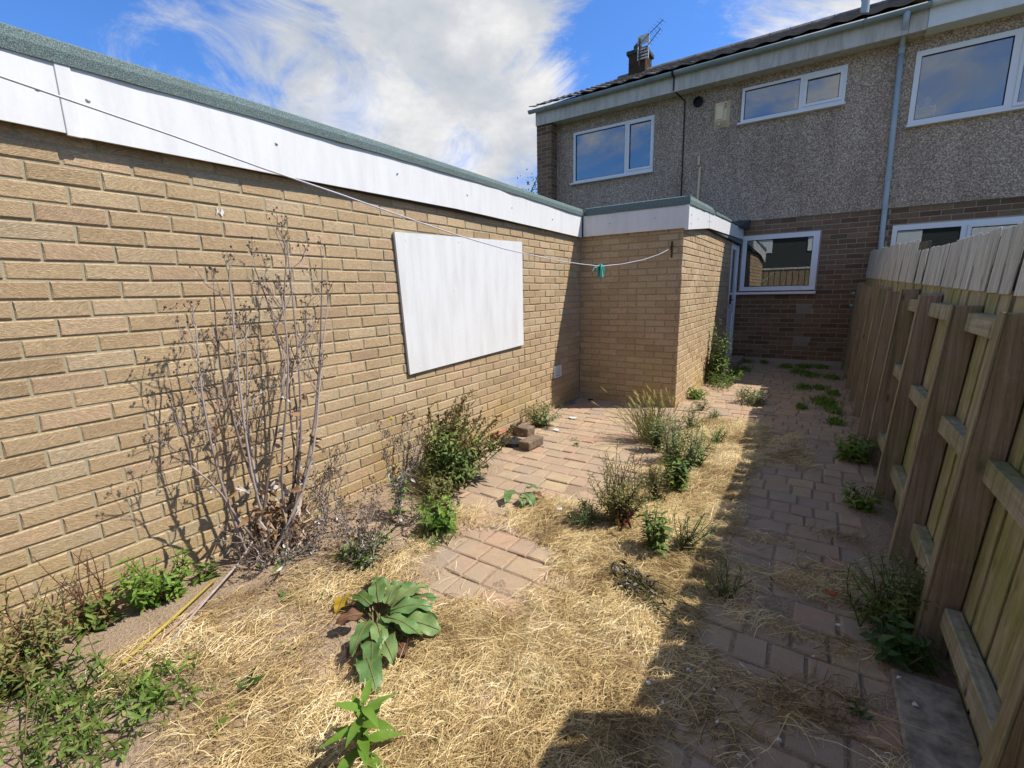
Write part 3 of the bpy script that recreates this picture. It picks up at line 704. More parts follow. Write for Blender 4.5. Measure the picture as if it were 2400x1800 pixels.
# ================================================================ HOUSE
SPLIT = 0.80
house = thing('terraced_house', 'two storey house with brown brick below and pebble dash above', 'house', (-2.2, 11.0, 0))
nb = thing('neighbour_house', 'adjoining house on the right, its lower window half hidden by the fence', 'house', (3.4, 11.0, 0))
W1 = (-4.492, -2.840, 3.520, 4.490); W2 = (-1.375, 0.058, 4.046, 4.582); W3 = (0.850, 2.95, 3.568, 4.530)
GWN = (-1.200, -0.068, 1.260, 2.203); NW = (0.845, 2.95, 1.15, 2.190)
RF = HY - 0.018                                             # pebble dash face
holes = lambda *hs: [(a + 0.006, b - 0.006, c + 0.006, d - 0.006) for a, b, c, d in hs]
g = G(); holed(g, -5.10, SPLIT, 2.450, 4.755, holes(W1, W2), RF, 0.10); hr = g.build('rendered_wall', m_render, house)
g = G(); holed(g, SPLIT, 5.2, 2.450, 4.755, holes(W3), RF + 0.0, 0.10); g.build('rendered_wall', m_render, nb)
g = G(); holed(g, -2.6, SPLIT, -0.08, 2.448, holes(GWN), HY + 0.006, 0.10); hb = g.build('brick_wall', m_mortar2, house)
g = G(); holed(g, SPLIT, 5.2, -0.08, 2.448, holes(NW), HY + 0.006, 0.10); nbw = g.build('brick_wall', m_mortar2, nb)
HC, HL, HG = 0.0790, 0.2390, 0.0095
def house_bricks(x0, x1, zlo, hole, extra=0):
    zs = [2.445 - HC / 2 - n * HC for n in range(int(2.445 / HC))]
    zs = [z for z in zs if z > zlo]
    def sk(a, b, z): return (z + HC / 2 > hole[2] and z - HC / 2 < hole[3] and a > hole[0] - 0.0 and b < hole[1] + 0.0)
    out = []
    for u, z, L in courses(x0, x1, zs, HL, HL - HG, HG, 0.066, skip=sk):
        a, b = u - L / 2, u + L / 2
        if z + HC / 2 > hole[2] and z - HC / 2 < hole[3]:
            if a < hole[0] < b: b = hole[0] - 0.002
            elif a < hole[1] < b: a = hole[1] + 0.002
            elif a >= hole[0] and b <= hole[1]: continue
            if b - a < 0.02: continue
        out.append((((a + b) / 2, HY, z), b - a, 0.0))
    return out
AIR = [(-0.300, -0.086, 2.445 - 20 * 0.0790 - 0.0015, 2.445 - 18 * 0.0790 - 0.008), (-0.297, -0.081, 2.445 - 27 * 0.0790 - 0.0015, 2.445 - 25 * 0.0790 - 0.008)]
def clear_air(items):
    out = []
    for (x, y, z), L, r_ in items:
        a0, b0 = x - L / 2, x + L / 2; cut = [(a0, b0)]
        for a, b, c, d in AIR:
            if z + 0.02 > c and z - 0.02 < d and b0 > a and a0 < b: cut = [(a0, a - 0.006), (b + 0.006, b0)]
        out += [(((p + q) / 2, y, z), q - p, r_) for p, q in cut if q - p > 0.02]
    return out
hbr = clear_air(house_bricks(PX + 0.004, SPLIT - 0.004, 0.0, GWN))
lay(hb, hbr, m_brown, m_brown_s, HC - HG, limit=240, minpx=2.0)
lay(nbw, house_bricks(SPLIT + 0.004, 3.2, 1.3, NW), m_brown, m_brown_s, HC - HG, limit=200, minpx=2.6)
# side pier at the far left corner
g = G(); g.box(-5.224, -4.886, HY - 0.250, HY + 0.3, 2.2, 4.74); pier = g.build('corner_pier', m_mortar2, house)
pit = []
for n in range(29):
    z = 4.735 - HC / 2 - n * HC
    if z < 2.75: break
    odd = n % 2
    if odd: pit += [((-5.23 + 0.115, HY - 0.256, z), 0.230, 0.0), ((-4.935, HY - 0.256, z), 0.10, 0.0), ((-4.880, HY - 0.135, z), 0.22, math.pi / 2)]
    else: pit += [((-5.23 + 0.052, HY - 0.256, z), 0.104, 0.0), ((-4.998, HY - 0.256, z), 0.232, 0.0), ((-4.880, HY - 0.195, z), 0.11, math.pi / 2), ((-4.880, HY - 0.075, z), 0.11, math.pi / 2)]
lay(pier, pit, m_brown, m_brown_s, HC - HG, limit=70, minpx=2.0)
g = G(); g.box(-5.0, 5.2, HY + 0.12, 18.2, 0, 0.02)   # (floor slab of the houses)
g = G(); g.add([(-5.2, HY + 0.05, 0), (-5.2, 18.2, 0), (-5.2, 18.2, 4.7), (-5.2, 13.7, 6.95), (-5.2, HY + 0.05, 4.7)], [(0, 1, 2, 3, 4)]); g.box(-5.2, SPLIT, 18.1, 18.2, 0, 4.7); g.build('gable_wall', m_mortar2, house)

def window(parent, W, y, panes, sash=(), sill=None, room=1.4):
    a, b, c, d = W
    g = G(); holed(g, a, b, c, d, panes, y - 0.012, 0.055)
    o = g.build('window', m_upvc, parent)
    for (pa, pb, pc, pd) in panes:
        g = G(); g.box(pa - 0.004, pb + 0.004, y + 0.012, y + 0.018, pc - 0.004, pd + 0.004); g.build('pane', m_glass, o)
        g = G(); t = 0.008
        for q in ((pa, pb, pc, pc + t), (pa, pb, pd - t, pd), (pa, pa + t, pc + t, pd - t), (pb - t, pb, pc + t, pd - t)): g.box(q[0], q[1], y - 0.002, y + 0.010, q[2], q[3])
        g.build('gasket', m_dark, o)
    for (pa, pb, pc, pd) in sash:
        t = 0.044; g = G()
        for q in ((pa - t, pb + t, pc - t, pc - 0.002), (pa - t, pb + t, pd + 0.002, pd + t), (pa - t, pa - 0.002, pc - 0.0019, pd + 0.0019), (pb + 0.002, pb + t, pc - 0.0019, pd + 0.0019)): g.bbox(q[0], q[1], y - 0.027, y - 0.0125, q[2], q[3], 0.003)
        g.build('sash', m_upvc, o)
    if sill:
        g = G(); g.bbox(sill[0], sill[1], y - 0.075, y + 0.02, sill[2], sill[3], 0.004); g.build('sill', m_upvc, o)
    g = G(); yb = y + room; e = 0.35
    A, B, Cc, D = a - e, b + e, c - 0.7, d + 0.15
    yf = y + 0.13
    g.add([(A, yb, Cc), (B, yb, Cc), (B, yb, D), (A, yb, D), (A, yf, Cc), (B, yf, Cc), (B, yf, D), (A, yf, D)], [(0, 1, 2, 3), (4, 0, 3, 7), (1, 5, 6, 2), (3, 2, 6, 7), (4, 5, 1, 0)])
    # returns closing the room against the wall around the opening
    for q in ((A, a, Cc, D), (b, B, Cc, D), (a, b, Cc, c), (a, b, d, D)):
        g.add([(q[0], yf, q[2]), (q[1], yf, q[2]), (q[1], yf, q[3]), (q[0], yf, q[3])], [(3, 2, 1, 0)])
    g.build('room', m_room, o)
    return o
window(house, W1, RF, [(-4.442, -3.400, 3.566, 4.440), (-3.305, -2.898, 3.622, 4.416)], [(-3.305, -2.898, 3.622, 4.416)], (-4.55, -2.835, 3.490, 3.521))
window(house, W2, RF, [(-1.332, -0.545, 4.092, 4.540), (-0.446, -0.026, 4.148, 4.488)], [(-0.446, -0.026, 4.148, 4.488)], (-1.42, 0.075, 4.018, 4.047))
w3 = window(nb, W3, RF, [(0.912, 1.830, 3.632, 4.462), (1.955, 2.86, 3.64, 4.44)], [(1.955, 2.86, 3.64, 4.44)], (0.83, 2.97, 3.540, 3.569))
gwo = window(house, GWN, HY - 0.0, [(-1.132, -0.158, 1.330, 2.124)], [], (-1.262, -0.050, 1.196, 1.236))
g = G()
for q in ((GWN[0] - 0.022, GWN[0] - 0.001, 1.238, 2.22), (GWN[1] + 0.001, GWN[1] + 0.022, 1.238, 2.22), (GWN[0] - 0.0009, GWN[1] + 0.0009, 2.204, 2.22)): g.box(q[0], q[1], HY - 0.016, HY - 0.004, q[2], q[3])
g.build('sealant', m_airbrick, gwo)
window(nb, NW, HY, [(0.905, 1.615, 1.25, 2.115), (1.725, 2.85, 1.25, 2.09)], [(1.725, 2.85, 1.25, 2.09)], (0.82, 2.97, 1.118, 1.151), room=2.2)
# things standing on the neighbour's sill upstairs
sh = thing('white_shelf', 'small white shelf unit standing inside the neighbour upper window', 'shelf', (1.0, HY + 0.3, 3.55))
g = G()
for q in ((0.90, 1.16, 3.82, 3.835), (0.90, 1.16, 3.72, 3.732), (0.90, 1.16, 3.62, 3.632), (0.90, 0.915, 3.55, 3.82), (1.145, 1.16, 3.55, 3.82)): g.box(q[0], q[1], HY + 0.15, HY + 0.34, q[2], q[3])
g.build('frame', m_upvc, sh)
g = G(); g.tube([(1.02, HY + 0.22, 3.632), (1.02, HY + 0.22, 3.70)], 0.025, 8); tag(g.build('white_pot', m_upvc), 'small white pot on the shelf inside the upper window', 'pot')
g = G(); g.tube([(1.07, HY + 0.24, 3.835), (1.07, HY + 0.24, 3.93), (1.05, HY + 0.24, 3.98)], [0.04, 0.05, 0.03], 8); g.tube([(0.96, HY + 0.24, 3.835), (0.95, HY + 0.24, 3.9)], [0.03, 0.02], 6)
tag(g.build('ornament', m_creamlight), 'pale ornament on top of the shelf inside the upper window', 'ornament')
# soffit, fascia, gutter
g = G(); g.box(-5.23, 0.90, 8.992, RF, 4.712, 4.725); g.build('soffit', m_fascia_old, house)
g = G(); g.box(0.903, 5.2, 8.992, RF, 4.712, 4.725); g.build('soffit', m_fascia_new, nb)
g = G()
for a, b in ((-5.225, -2.43), (-2.426, 0.70), (0.704, 0.898)): g.bbox(a, b, 8.975, 8.990, 4.690, 4.972, 0.003)
g.build('fascia_board', m_fascia_old, house)
g = G(); g.box(-5.22, 0.895, 8.991, 9.26, 4.73, 4.975); g.build('eaves_packing', m_tiledark, house)
g = G(); g.box(0.905, 5.2, 8.991, 9.26, 4.73, 4.975); g.build('eaves_packing', m_tiledark, nb)
g = G(); g.bbox(0.899, 5.2, 8.962, 8.989, 4.700, 4.985, 0.003); g.build('fascia_board', m_fascia_new, nb)
def gutter(g, xa, xb, yc, zc, r, n=10):
    vs = []; m_ = n + 1
    for x in (xa, xb):
        for rr in (r, r - 0.005):
            for k in range(m_):
                an = math.pi + math.pi * k / n; vs.append((x, yc + rr * math.cos(an), zc + rr * math.sin(an)))
    fs = []
    for k in range(n):
        fs += [(k, k + 1, 2 * m_ + k + 1, 2 * m_ + k), (m_ + k + 1, m_ + k, 3 * m_ + k, 3 * m_ + k + 1), (k + 1, k, m_ + k, m_ + k + 1), (2 * m_ + k, 2 * m_ + k + 1, 3 * m_ + k + 1, 3 * m_ + k)]
    fs += [(0, 2 * m_, 3 * m_, m_), (n, m_ + n, 3 * m_ + n, 2 * m_ + n)]
    g.add(vs, fs)
GY, GZ = 8.905, 4.975
g = G(); gutter(g, -5.34, 0.90, GY, GZ, 0.057); gut = g.build('gutter', m_gutter, house, smooth=True)
g = G(); gutter(g, 0.903, 5.2, GY, GZ + 0.008, 0.057); g.build('gutter', m_fascia_new, nb, smooth=True)
for x in (-4.95, -4.13, -3.25, -2.44, -1.2, -0.68, 0.2):
    g = G(); gutter(g, x - 0.018, x + 0.018, GY, GZ, 0.0625); g.box(x - 0.012, x + 0.012, GY + 0.058, 8.974, GZ - 0.03, GZ - 0.004); g.build('gutter_bracket', m_gutter if x != -2.44 else m_cable, gut)
# downpipe: outlet, swan neck, pipe with collars
dp = thing('downpipe', 'pale grey rainwater downpipe on the wall between the two houses', 'downpipe', (0.70, HY - 0.05, 1.2))
g = G(); g.tube([(0.655, GY, GZ - 0.02), (0.655, GY, GZ - 0.12), (0.655, GY + 0.01, GZ - 0.17), (0.668, RF - 0.055, 4.66), (0.670, RF - 0.05, 4.58)], [0.045, 0.036, 0.034, 0.034, 0.034], 12); g.build('swan_neck', m_pipe, dp, smooth=True)
g = G(); g.tube([(0.670, RF - 0.05, 4.60), (0.700, RF - 0.05, 3.2), (0.735, RF - 0.05, 1.5), (0.74, RF - 0.05, 0.3)], 0.034, 14); g.build('pipe', m_pipe, dp, smooth=True)
for z, x in ((4.58, 0.671), (2.9, 0.706)):
    g = G(); g.tube([(x, RF - 0.05, z - 0.045), (x, RF - 0.05, z + 0.045)], 0.041, 14); g.build('collar', m_pipe, dp, smooth=False)
# roof: battened deck, tiles one by one on the house, joined on the neighbour
PIT = 0.436; EY, EZ = 8.86, 5.005; RY = 13.8
slope = math.atan(PIT); cs, sn = math.cos(slope), math.sin(slope)
g = G(); g.add([(-5.26, EY + 0.03, EZ - 0.035), (0.9, EY + 0.03, EZ - 0.035), (0.9, RY, EZ - 0.035 + (RY - EY) * PIT), (-5.26, RY, EZ - 0.035 + (RY - EY) * PIT), (0.9, 18.7, EZ - 0.035), (-5.26, 18.7, EZ - 0.035)], [(0, 1, 2, 3), (3, 2, 4, 5)]); hroof = g.build('roof', m_tiledark, house)
def tile_geo(g, W, L, pos, r):
    """pantile: wavy across, thick at its lower edge; lies on the slope"""
    n = 6; vs = []
    for t, lift in ((0.0, 0.026), (1.0, 0.0)):
        for under in (0, 1):
            for k in range(n + 1):
                x = W * k / n; wv = 0.014 * math.cos(2 * math.pi * k / n * 1.0)
                a, h = t * L, lift + wv - 0.018 * under
                vs.append((pos[0] + x, pos[1] + a * cs - h * sn, pos[2] + a * sn + h * cs))
    m_ = n + 1; fs = []
    for k in range(n):
        fs += [(k, k + 1, 2 * m_ + k + 1, 2 * m_ + k), (k + 1, k, m_ + k, m_ + k + 1)]
    fs += [(0, 2 * m_, 3 * m_, m_), (n, m_ + n, 3 * m_ + n, 2 * m_ + n)]
    g.add(vs, fs, r)
TW, TLn, TG = 0.302, 0.40, 0.335
gt = G(); tile_geo(gt, TW + 0.012, TLn, (0, 0, 0), 0.5); tile_me = gt.mesh('roof_tile', m_tile)
restt = G(); nt_ = 0
ncourse = int((RY - EY) / cs / TG)
for k in range(ncourse + 1):
    yy, zz = EY - 0.01 + k * TG * cs, EZ + k * TG * sn + 0.004
    for q in range(20):
        xx = -5.30 + q * TW + (0.0)
        if (k < 2 or q < 2 or (k >= ncourse - 1 and q < 12)):
            o = put('roof_tile', tile_me, hroof, (xx, yy, zz)); o.rotation_euler = (random.uniform(-0.01, 0.01), random.uniform(-0.012, 0.012), random.uniform(-0.008, 0.008))
        else: tile_geo(restt, TW + 0.012, TLn, (xx, yy, zz), 0.5)
restt.build('tiling', m_tile, hroof, kind='stuff')
g = G()
for k in range(ncourse + 1):
    yy, zz = EY - 0.01 + k * TG * cs, EZ + k * TG * sn + 0.004
    for q in range(15): tile_geo(g, TW + 0.012, TLn, (-5.30 + 20 * TW + 0.0 + q * TW, yy, zz), 0.5)
g.build('tiling', m_tile, nb, kind='stuff')
g = G()
for k in range(15):
    x = -5.3 + k * 0.42; g.tube([(x, RY, EZ + (RY - EY) * PIT - 0.02), (x + 0.40, RY, EZ + (RY - EY) * PIT - 0.02), (x + 0.43, RY, EZ + (RY - EY) * PIT - 0.015)], [0.115, 0.115, 0.122], 10)
g.build('ridge_tiles', m_tile, hroof, kind='stuff')
# chimneys, cowl, aerial
m_sootbrick = brick_mat('sooty_brick', [(q, tuple(k * 0.35 for k in c_)) for q, c_ in BROWN], 0.3, True, 0.6)
m_sootmortar = mortar_mat('sooty_mortar', (0.09, 0.08, 0.07))
def chimney(label, x0, x1, y0, y1, z0, z1):
    ch = thing('chimney', label, 'chimney', ((x0 + x1) / 2, (y0 + y1) / 2, z0))
    g = G(); g.box(x0 + 0.006, x1 - 0.006, y0 + 0.006, y1 - 0.006, z0, z1); st = g.build('stack', m_sootmortar, ch)
    g = G(); n = 0; z = z0 + HC / 2
    while z < z1:
        w_ = x1 - x0; a = w_ * (0.33 if n % 2 else 0.66)
        for u0, u1 in ((x0, x0 + a), (x0 + a, x1)): brick_geo(g, u1 - u0 - HG, HC - HG, 0.02, n, ((u0 + u1) / 2, y0, z), 0, random.random())
        w_ = y1 - y0; a = w_ * (0.66 if n % 2 else 0.33)
        for u0, u1 in ((y0, y0 + a), (y0 + a, y1)): brick_geo(g, u1 - u0 - HG, HC - HG, 0.02, n + 9, (x1, (u0 + u1) / 2, z), math.pi / 2, random.random())
        z += HC; n += 1
    g.build('brickwork', m_sootbrick, st, kind='stuff')
    g = G(); g.bbox(x0 - 0.05, x1 + 0.05, y0 - 0.05, y1 + 0.05, z1, z1 + 0.10, 0.012); g.build('cap', m_soot, ch)
    return ch
RZ = EZ + (RY - EY) * PIT
chm = chimney('brown brick chimney with metal cowl above the roof left of centre', -4.93, -4.46, RY - 0.25, RY + 0.3, RZ - 0.15, 7.58)
g = G(); g.tube([(-4.76, RY, 7.68), (-4.76, RY, 7.86), (-4.74, RY, 7.93)], [0.12, 0.115, 0.06], 12); g.build('pot', m_soot, chm)
g = G(); g.box(-4.63, -4.34, RY - 0.36, RY - 0.34, 7.72, 7.93); 
for k in range(4): g.box(-4.63, -4.36, RY - 0.37, RY - 0.345, 7.36 + k * 0.075, 7.39 + k * 0.075)
g.box(-4.645, -4.63, RY - 0.37, RY - 0.345, 7.34, 7.93); g.box(-4.36, -4.345, RY - 0.37, RY - 0.345, 7.34, 7.72); g.build('cowl_plate', m_grille, chm)
ae = thing('tv_aerial', 'thin television aerial with two slanting booms on the chimney', 'aerial', (-4.5, RY - 0.42, 7.3))
for (xa, za, xb, zb, nm) in ((-4.66, 7.66, -3.97, 8.10, 9), (-4.60, 7.38, -4.03, 7.92, 8)):
    g = G(); g.tube([(xa, RY - 0.42, za), (xb, RY - 0.42, zb)], 0.010, 6); b_ = g.build('boom', m_metal, ae)
    for k in range(nm):
        f = (k + 1.5) / (nm + 0.8); x, z = xa + (xb - xa) * f, za + (zb - za) * f
        g = G(); g.tube([(x - 0.05, RY - 0.42 - 0.10, z + 0.02), (x + 0.05, RY - 0.42 + 0.10, z - 0.02)], 0.0035, 4); g.build('element', m_metal, b_)
g = G(); g.tube([(-4.58, RY - 0.40, 7.2), (-4.58, RY - 0.40, 7.85)], 0.018, 6); g.build('mast', m_metal, ae)
chimney('dark brown chimney stack cut by the top of the picture near the right', 0.78, 1.75, RY - 0.3, RY + 0.4, RZ - 0.15, 8.6)
g = G(); g.tube([(0.195, 9.80, 5.36), (0.197, 9.80, 5.62)], 0.056, 14); g.tube([(0.197, 9.80, 5.615), (0.197, 9.80, 5.66), (0.197, 9.80, 5.70)], [0.057, 0.072, 0.072], 14)
tag(g.build('soil_vent_pipe', m_pipe, smooth=False), 'short pale grey vent pipe rising through the house roof', 'vent pipe')
# fittings on the pebble dash
g = G()
ring = [(-2.078 + r_ * math.cos(a), yy, 4.535 + r_ * math.sin(a)) for r_, yy in ((0.082, RF - 0.001), (0.082, RF - 0.05), (0.064, RF - 0.05), (0.060, RF - 0.006)) for a in np.linspace(0, 2 * math.pi, 20, endpoint=False)]
fs = [(q * 20 + k, q * 20 + (k + 1) % 20, (q + 1) * 20 + (k + 1) % 20, (q + 1) * 20 + k) for q in range(3) for k in range(20)] + [tuple(60 + k for k in range(20))]
g.add(ring, fs); tag(g.build('flue_outlet', m_dark), 'round black flue outlet high on the pebble dash wall', 'flue')
al = thing('alarm_box', 'cream security lamp box with sensor high on the pebble dash', 'alarm', (-1.675, RF, 4.04))
g = G(); g.add([(-1.80, RF - 0.002, 4.05), (-1.55, RF - 0.002, 4.04), (-1.55, RF - 0.002, 4.45), (-1.80, RF - 0.002, 4.45), (-1.775, RF - 0.07, 4.14), (-1.59, RF - 0.07, 4.135), (-1.59, RF - 0.06, 4.43), (-1.775, RF - 0.06, 4.43)],
               [(4, 5, 6, 7), (0, 4, 7, 3), (1, 2, 6, 5), (3, 7, 6, 2), (0, 1, 5, 4)]); g.build('case', m_cream, al)
g = G(); g.bbox(-1.765, -1.645, RF - 0.082, RF - 0.066, 4.16, 4.37, 0.004); g.build('lamp_lens', m_creamlight, al)
g = G(); g.tube([(-1.705, RF - 0.045, 4.085), (-1.705, RF - 0.075, 4.085), (-1.705, RF - 0.085, 4.085)], [0.024, 0.022, 0.010], 10); g.build('sensor', m_whitepl, al)
for k in range(3):
    g = G(); g.box(-1.625, -1.598, RF - 0.0725, RF - 0.069, 4.33 + k * 0.028, 4.340 + k * 0.028); g.build('slot', m_dark, al)
g = G(); g.tube([(-2.44, 8.97, 4.96), (-2.44, 8.965, 4.72), (-2.40, RF - 0.02, 4.70), (-2.305, RF - 0.012, 4.60), (-2.300, RF - 0.010, 3.9), (-2.290, RF - 0.010, 2.46)], 0.011, 6)
tag(g.build('wall_cable', m_cable), 'black cable running down the pebble dash beside the left window', 'cable')
ov = thing('overflow_pipe', 'cream overflow pipe stub above the porch roof', 'pipe', (-2.0, RF, 2.5))
g = G(); g.tube([(-2.002, RF - 0.03, 2.46), (-1.985, RF - 0.03, 3.445)], 0.022, 8); g.build('lower_length', m_cream, ov)
g = G(); g.tube([(-2.012, RF - 0.03, 3.485), (-2.012, RF - 0.03, 3.60), (-2.014, RF - 0.015, 3.63), (-2.016, RF + 0.01, 3.64)], 0.022, 8); g.build('elbow', m_cream, ov)
for i, (a, b, c, d) in enumerate(AIR):
    ab = thing('air_brick', ['slotted air brick set in the wall just below the ground floor window', 'slotted air brick low in the brown wall near the path'][i], 'air brick', ((a + b) / 2, HY, c))
    hs = [(a + 0.012 + k * (b - a - 0.024) / 9 + 0.004, a + 0.012 + (k + 1) * (b - a - 0.024) / 9 - 0.004, c + 0.012 + j * (d - c - 0.02) / 5 + 0.002, c + 0.012 + (j + 1) * (d - c - 0.02) / 5 - 0.007) for k in range(9) for j in range(5)]
    g = G(); holed(g, a + 0.002, b - 0.002, c + 0.003, d - 0.003, hs, HY - 0.003, 0.03, back=False); g.build('grille', m_airbrick, ab)
for i, (x, z) in enumerate(((0.430, 1.20), (0.425, 1.02))):
    g = G(); g.tube([(x, 8.72, z), (x, 8.60, z), (x, 8.57, z)], [0.024, 0.026, 0.012], 12)
    tag(g.build('plastic_cap', m_mint), ['mint green plastic cap at the far fence end, upper of two', 'mint green plastic cap at the far fence end, lower of two'][i], 'cap')

# ================================================================ FENCE on the right
fence = thing('timber_fence', 'weathered close boarded timber fence leaning along the right side', 'fence', (0.5, 5.0, 0))
LEAN = 0.065
def lean_box(g, x0, x1, y0, y1, z0, z1, r=0.5, dz=0.0, b=0.003):
    gg = G(); gg.bbox(x0, x1, y0, y1, z0, z1, b)
    g.add([(x + LEAN * z, y, z + (dz * (y - y0) / (y1 - y0) if z > (z0 + z1) / 2 else 0)) for x, y, z in gg.v], gg.f, r)
frng = random.Random(3)
for i, yp in enumerate((1.27, 2.02, 2.69, 3.50, 4.25, 5.0, 5.75, 6.5, 7.3, 8.1, 8.9)):
    top = 1.235 if yp < 3.0 else 1.262 + 0.012 * (yp - 3.5) + (0.0, 0.02, -0.012)[i % 3]
    if i == 0: top = 1.72
    t = 0.046 if i != 0 else 0.05
    g = G(); lean_box(g, 0.409, 0.498, yp, yp + t, -0.05, top, dz=frng.choice((0.0, 0.0, -0.012, 0.015)))
    po = g.build('post', m_post, fence)
    g = G(); lean_box(g, 0.400, 0.4085, yp - 0.001, yp + t + 0.001, 0.0, top + 0.003, b=0.0015); g.build('sawn_edge', m_post_edge, po)
# rails between the posts
for zr in (0.155, 0.685, 1.140):
    ps = (0.9, 1.325, 2.065, 2.735, 3.545, 4.295, 5.045, 5.795, 6.545, 7.345, 8.145, 8.92)
    pe = (1.26, 2.005, 2.675, 3.485, 4.235, 4.985, 5.735, 6.485, 7.285, 8.085, 8.885, 9.24)
    for a, b in zip(ps, pe):
        if b > 4.3: continue
        dz = frng.uniform(-0.012, 0.012) + (0.02 * (a - 2) if zr < 0.3 else 0)
        g = G(); lean_box(g, 0.452, 0.498, a, b, zr + dz, zr + dz + 0.075); g.build('rail', m_rail, fence)
def ftop(y):
    if y < 1.82: return 1.80
    if y < 4.75: return 1.535 + 0.012 * (y - 2.4)
    return 1.665 + 0.04 * (y - 5.0)
def fline(y): return 1.292 + 0.022 * (y - 2.3)
y = 0.35
while y < 9.2:
    wd = frng.uniform(0.10, 0.15); gap = frng.choice((0.008, 0.022, 0.034, 0.044, 0.052)) if y > 2.2 else 0.018
    if y > 5: gap = frng.choice((0.006, 0.022, 0.04))
    tl = ftop(y + wd / 2) + frng.uniform(-0.006, 0.010); ln = fline(y + wd / 2)
    dx = frng.uniform(-0.004, 0.004)
    g = G(); lean_box(g, 0.502 + dx, 0.520 + dx, y, y + wd, 0.01, ln, b=0.002); g.build('picket', m_picket, fence)
    nsub = 2 if frng.random() < 0.4 else 1
    for q in range(nsub):
        a = y + wd * q / nsub + (0.002 if q else 0); b = y + wd * (q + 1) / nsub - 0.001
        g = G(); lean_box(g, 0.493 + dx, 0.511 + dx if False else 0.5005 + dx, a, b, ln - 0.012, tl + frng.uniform(-0.004, 0.004), dz=frng.uniform(-0.003, 0.003), b=0.002); g.build('top_board', m_picket_top, fence)
    y += wd + gap
y = 0.33
while y < 9.2:                                            # boards added on the far side to stop sun streaks through the gaps
    g = G(); lean_box(g, 0.575, 0.593, y, min(y + 0.197, 9.23), 0.0, min(ftop(y) - 0.004, ftop(y + 0.197) - 0.004), b=0.002); g.build('back_board', m_gapshade, fence); y += 0.2
slab = tag(G().bbox(0.325, 0.505, 0.75, 1.86, -0.03, 0.022, 0.008).build('concrete_slab', m_concrete), 'grey concrete slab at the fence foot in the lower right corner', 'slab')

# what stands behind the camera shows as a reflection in the ground floor window
rear = thing('rear_fence', 'dark board fence reflected in the ground floor window', 'fence', (-1.0, -2.35, 0))
g = G(); g.box(-2.7, 0.7, -2.42, -2.38, -0.05, 1.92); g.build('board_wall', m_post, rear)
for k in range(17):
    g = G(); g.bbox(-2.7 + k * 0.2, -2.7 + k * 0.2 + 0.17, -2.375, -2.355, 0.02, 1.90 + 0.02 * (k % 3), 0.003); g.build('picket', m_post, rear)
g = G(); g.bbox(-2.7, 0.7, -2.43, -2.33, 1.955, 2.02, 0.004); g.build('cap_rail', m_picket_top, rear)
opp = thing('opposite_house', 'pebble dashed house behind the camera reflected in the lower window', 'house', (-2.0, -14.0, 0))
g = G(); g.box(-13, 9, -20, -14, 0, 5.0); g.build('wall', m_soot, opp)
g = G(); g.add([(-13.3, -13.6, 4.95), (9.3, -13.6, 4.95), (9.3, -17, 6.6), (-13.3, -17, 6.6), (-13.3, -20.4, 4.95), (9.3, -20.4, 4.95)], [(0, 1, 2, 3), (3, 2, 5, 4)]); g.build('roof', m_tile, opp)
for k in range(6):
    g = G(); x = -11 + k * 3.4; g.bbox(x, x + 1.6, -14.03, -13.96, 3.3, 4.4, 0.01); g.build('window', m_upvc, opp)
# ================================================================ TREE behind the garage
M = NM('leaf_tree', 0.6, 0.2); M.color(M.ramp(M.n('ShaderNodeAttribute', attribute_name='rnd').outputs['Fac'], [(0.0, (0.06, 0.09, 0.025)), (0.6, (0.14, 0.18, 0.05)), (1.0, (0.22, 0.24, 0.08))])); m_treeleaf = M.m
m_bark = simple('bark', (0.07, 0.055, 0.04), 0.95)
tx, ty = -15.6, 25.0
tree = thing('distant_tree', 'green tree top just showing above the garage roof beside the house', 'tree', (tx, ty, 0))
g = G(); limbs = []
g.tube([(tx, ty, -0.1), (tx + 0.1, ty, 2.5), (tx, ty + 0.1, 5.0), (tx, ty, 6.6)], [0.28, 0.22, 0.13, 0.05], 8)
trng = random.Random(2)
for k in range(14):
    an = k * 2.4; z = 2.6 + k * 0.28; l = 2.4 - 0.1 * k
    p1 = Vector((tx + math.cos(an) * l, ty + math.sin(an) * l, z + 1.3)); g.tube([(tx, ty, z), tuple(Vector((tx, ty, z)).lerp(p1, 0.5) + Vector((0, 0, -0.1))), tuple(p1)], [0.08, 0.05, 0.02], 5); limbs.append(p1)
g.build('trunk', m_bark, tree, smooth=True)
g = G()
cl = [(tx + trng.gauss(0, 1.25), ty + trng.gauss(0, 1.2), 5.6 + trng.gauss(0, 1.0)) for _ in range(40)] + [tuple(l) for l in limbs]
for (cx, cy, cz) in cl:
    cz = min(cz, 7.75)
    for _ in range(110):
        p = Vector((cx + trng.gauss(0, 0.34), cy + trng.gauss(0, 0.34), cz + trng.gauss(0, 0.24)))
        g.leaf(p, (trng.uniform(-1, 1), trng.uniform(-1, 1), trng.uniform(-0.3, 1.2)), (trng.uniform(-1, 1), trng.uniform(-1, 1), 1), trng.uniform(0.12, 0.24), 0.07, trng.random(), 0.2, 0.2, 2)
g.build('crown', m_treeleaf, tree, kind='stuff')
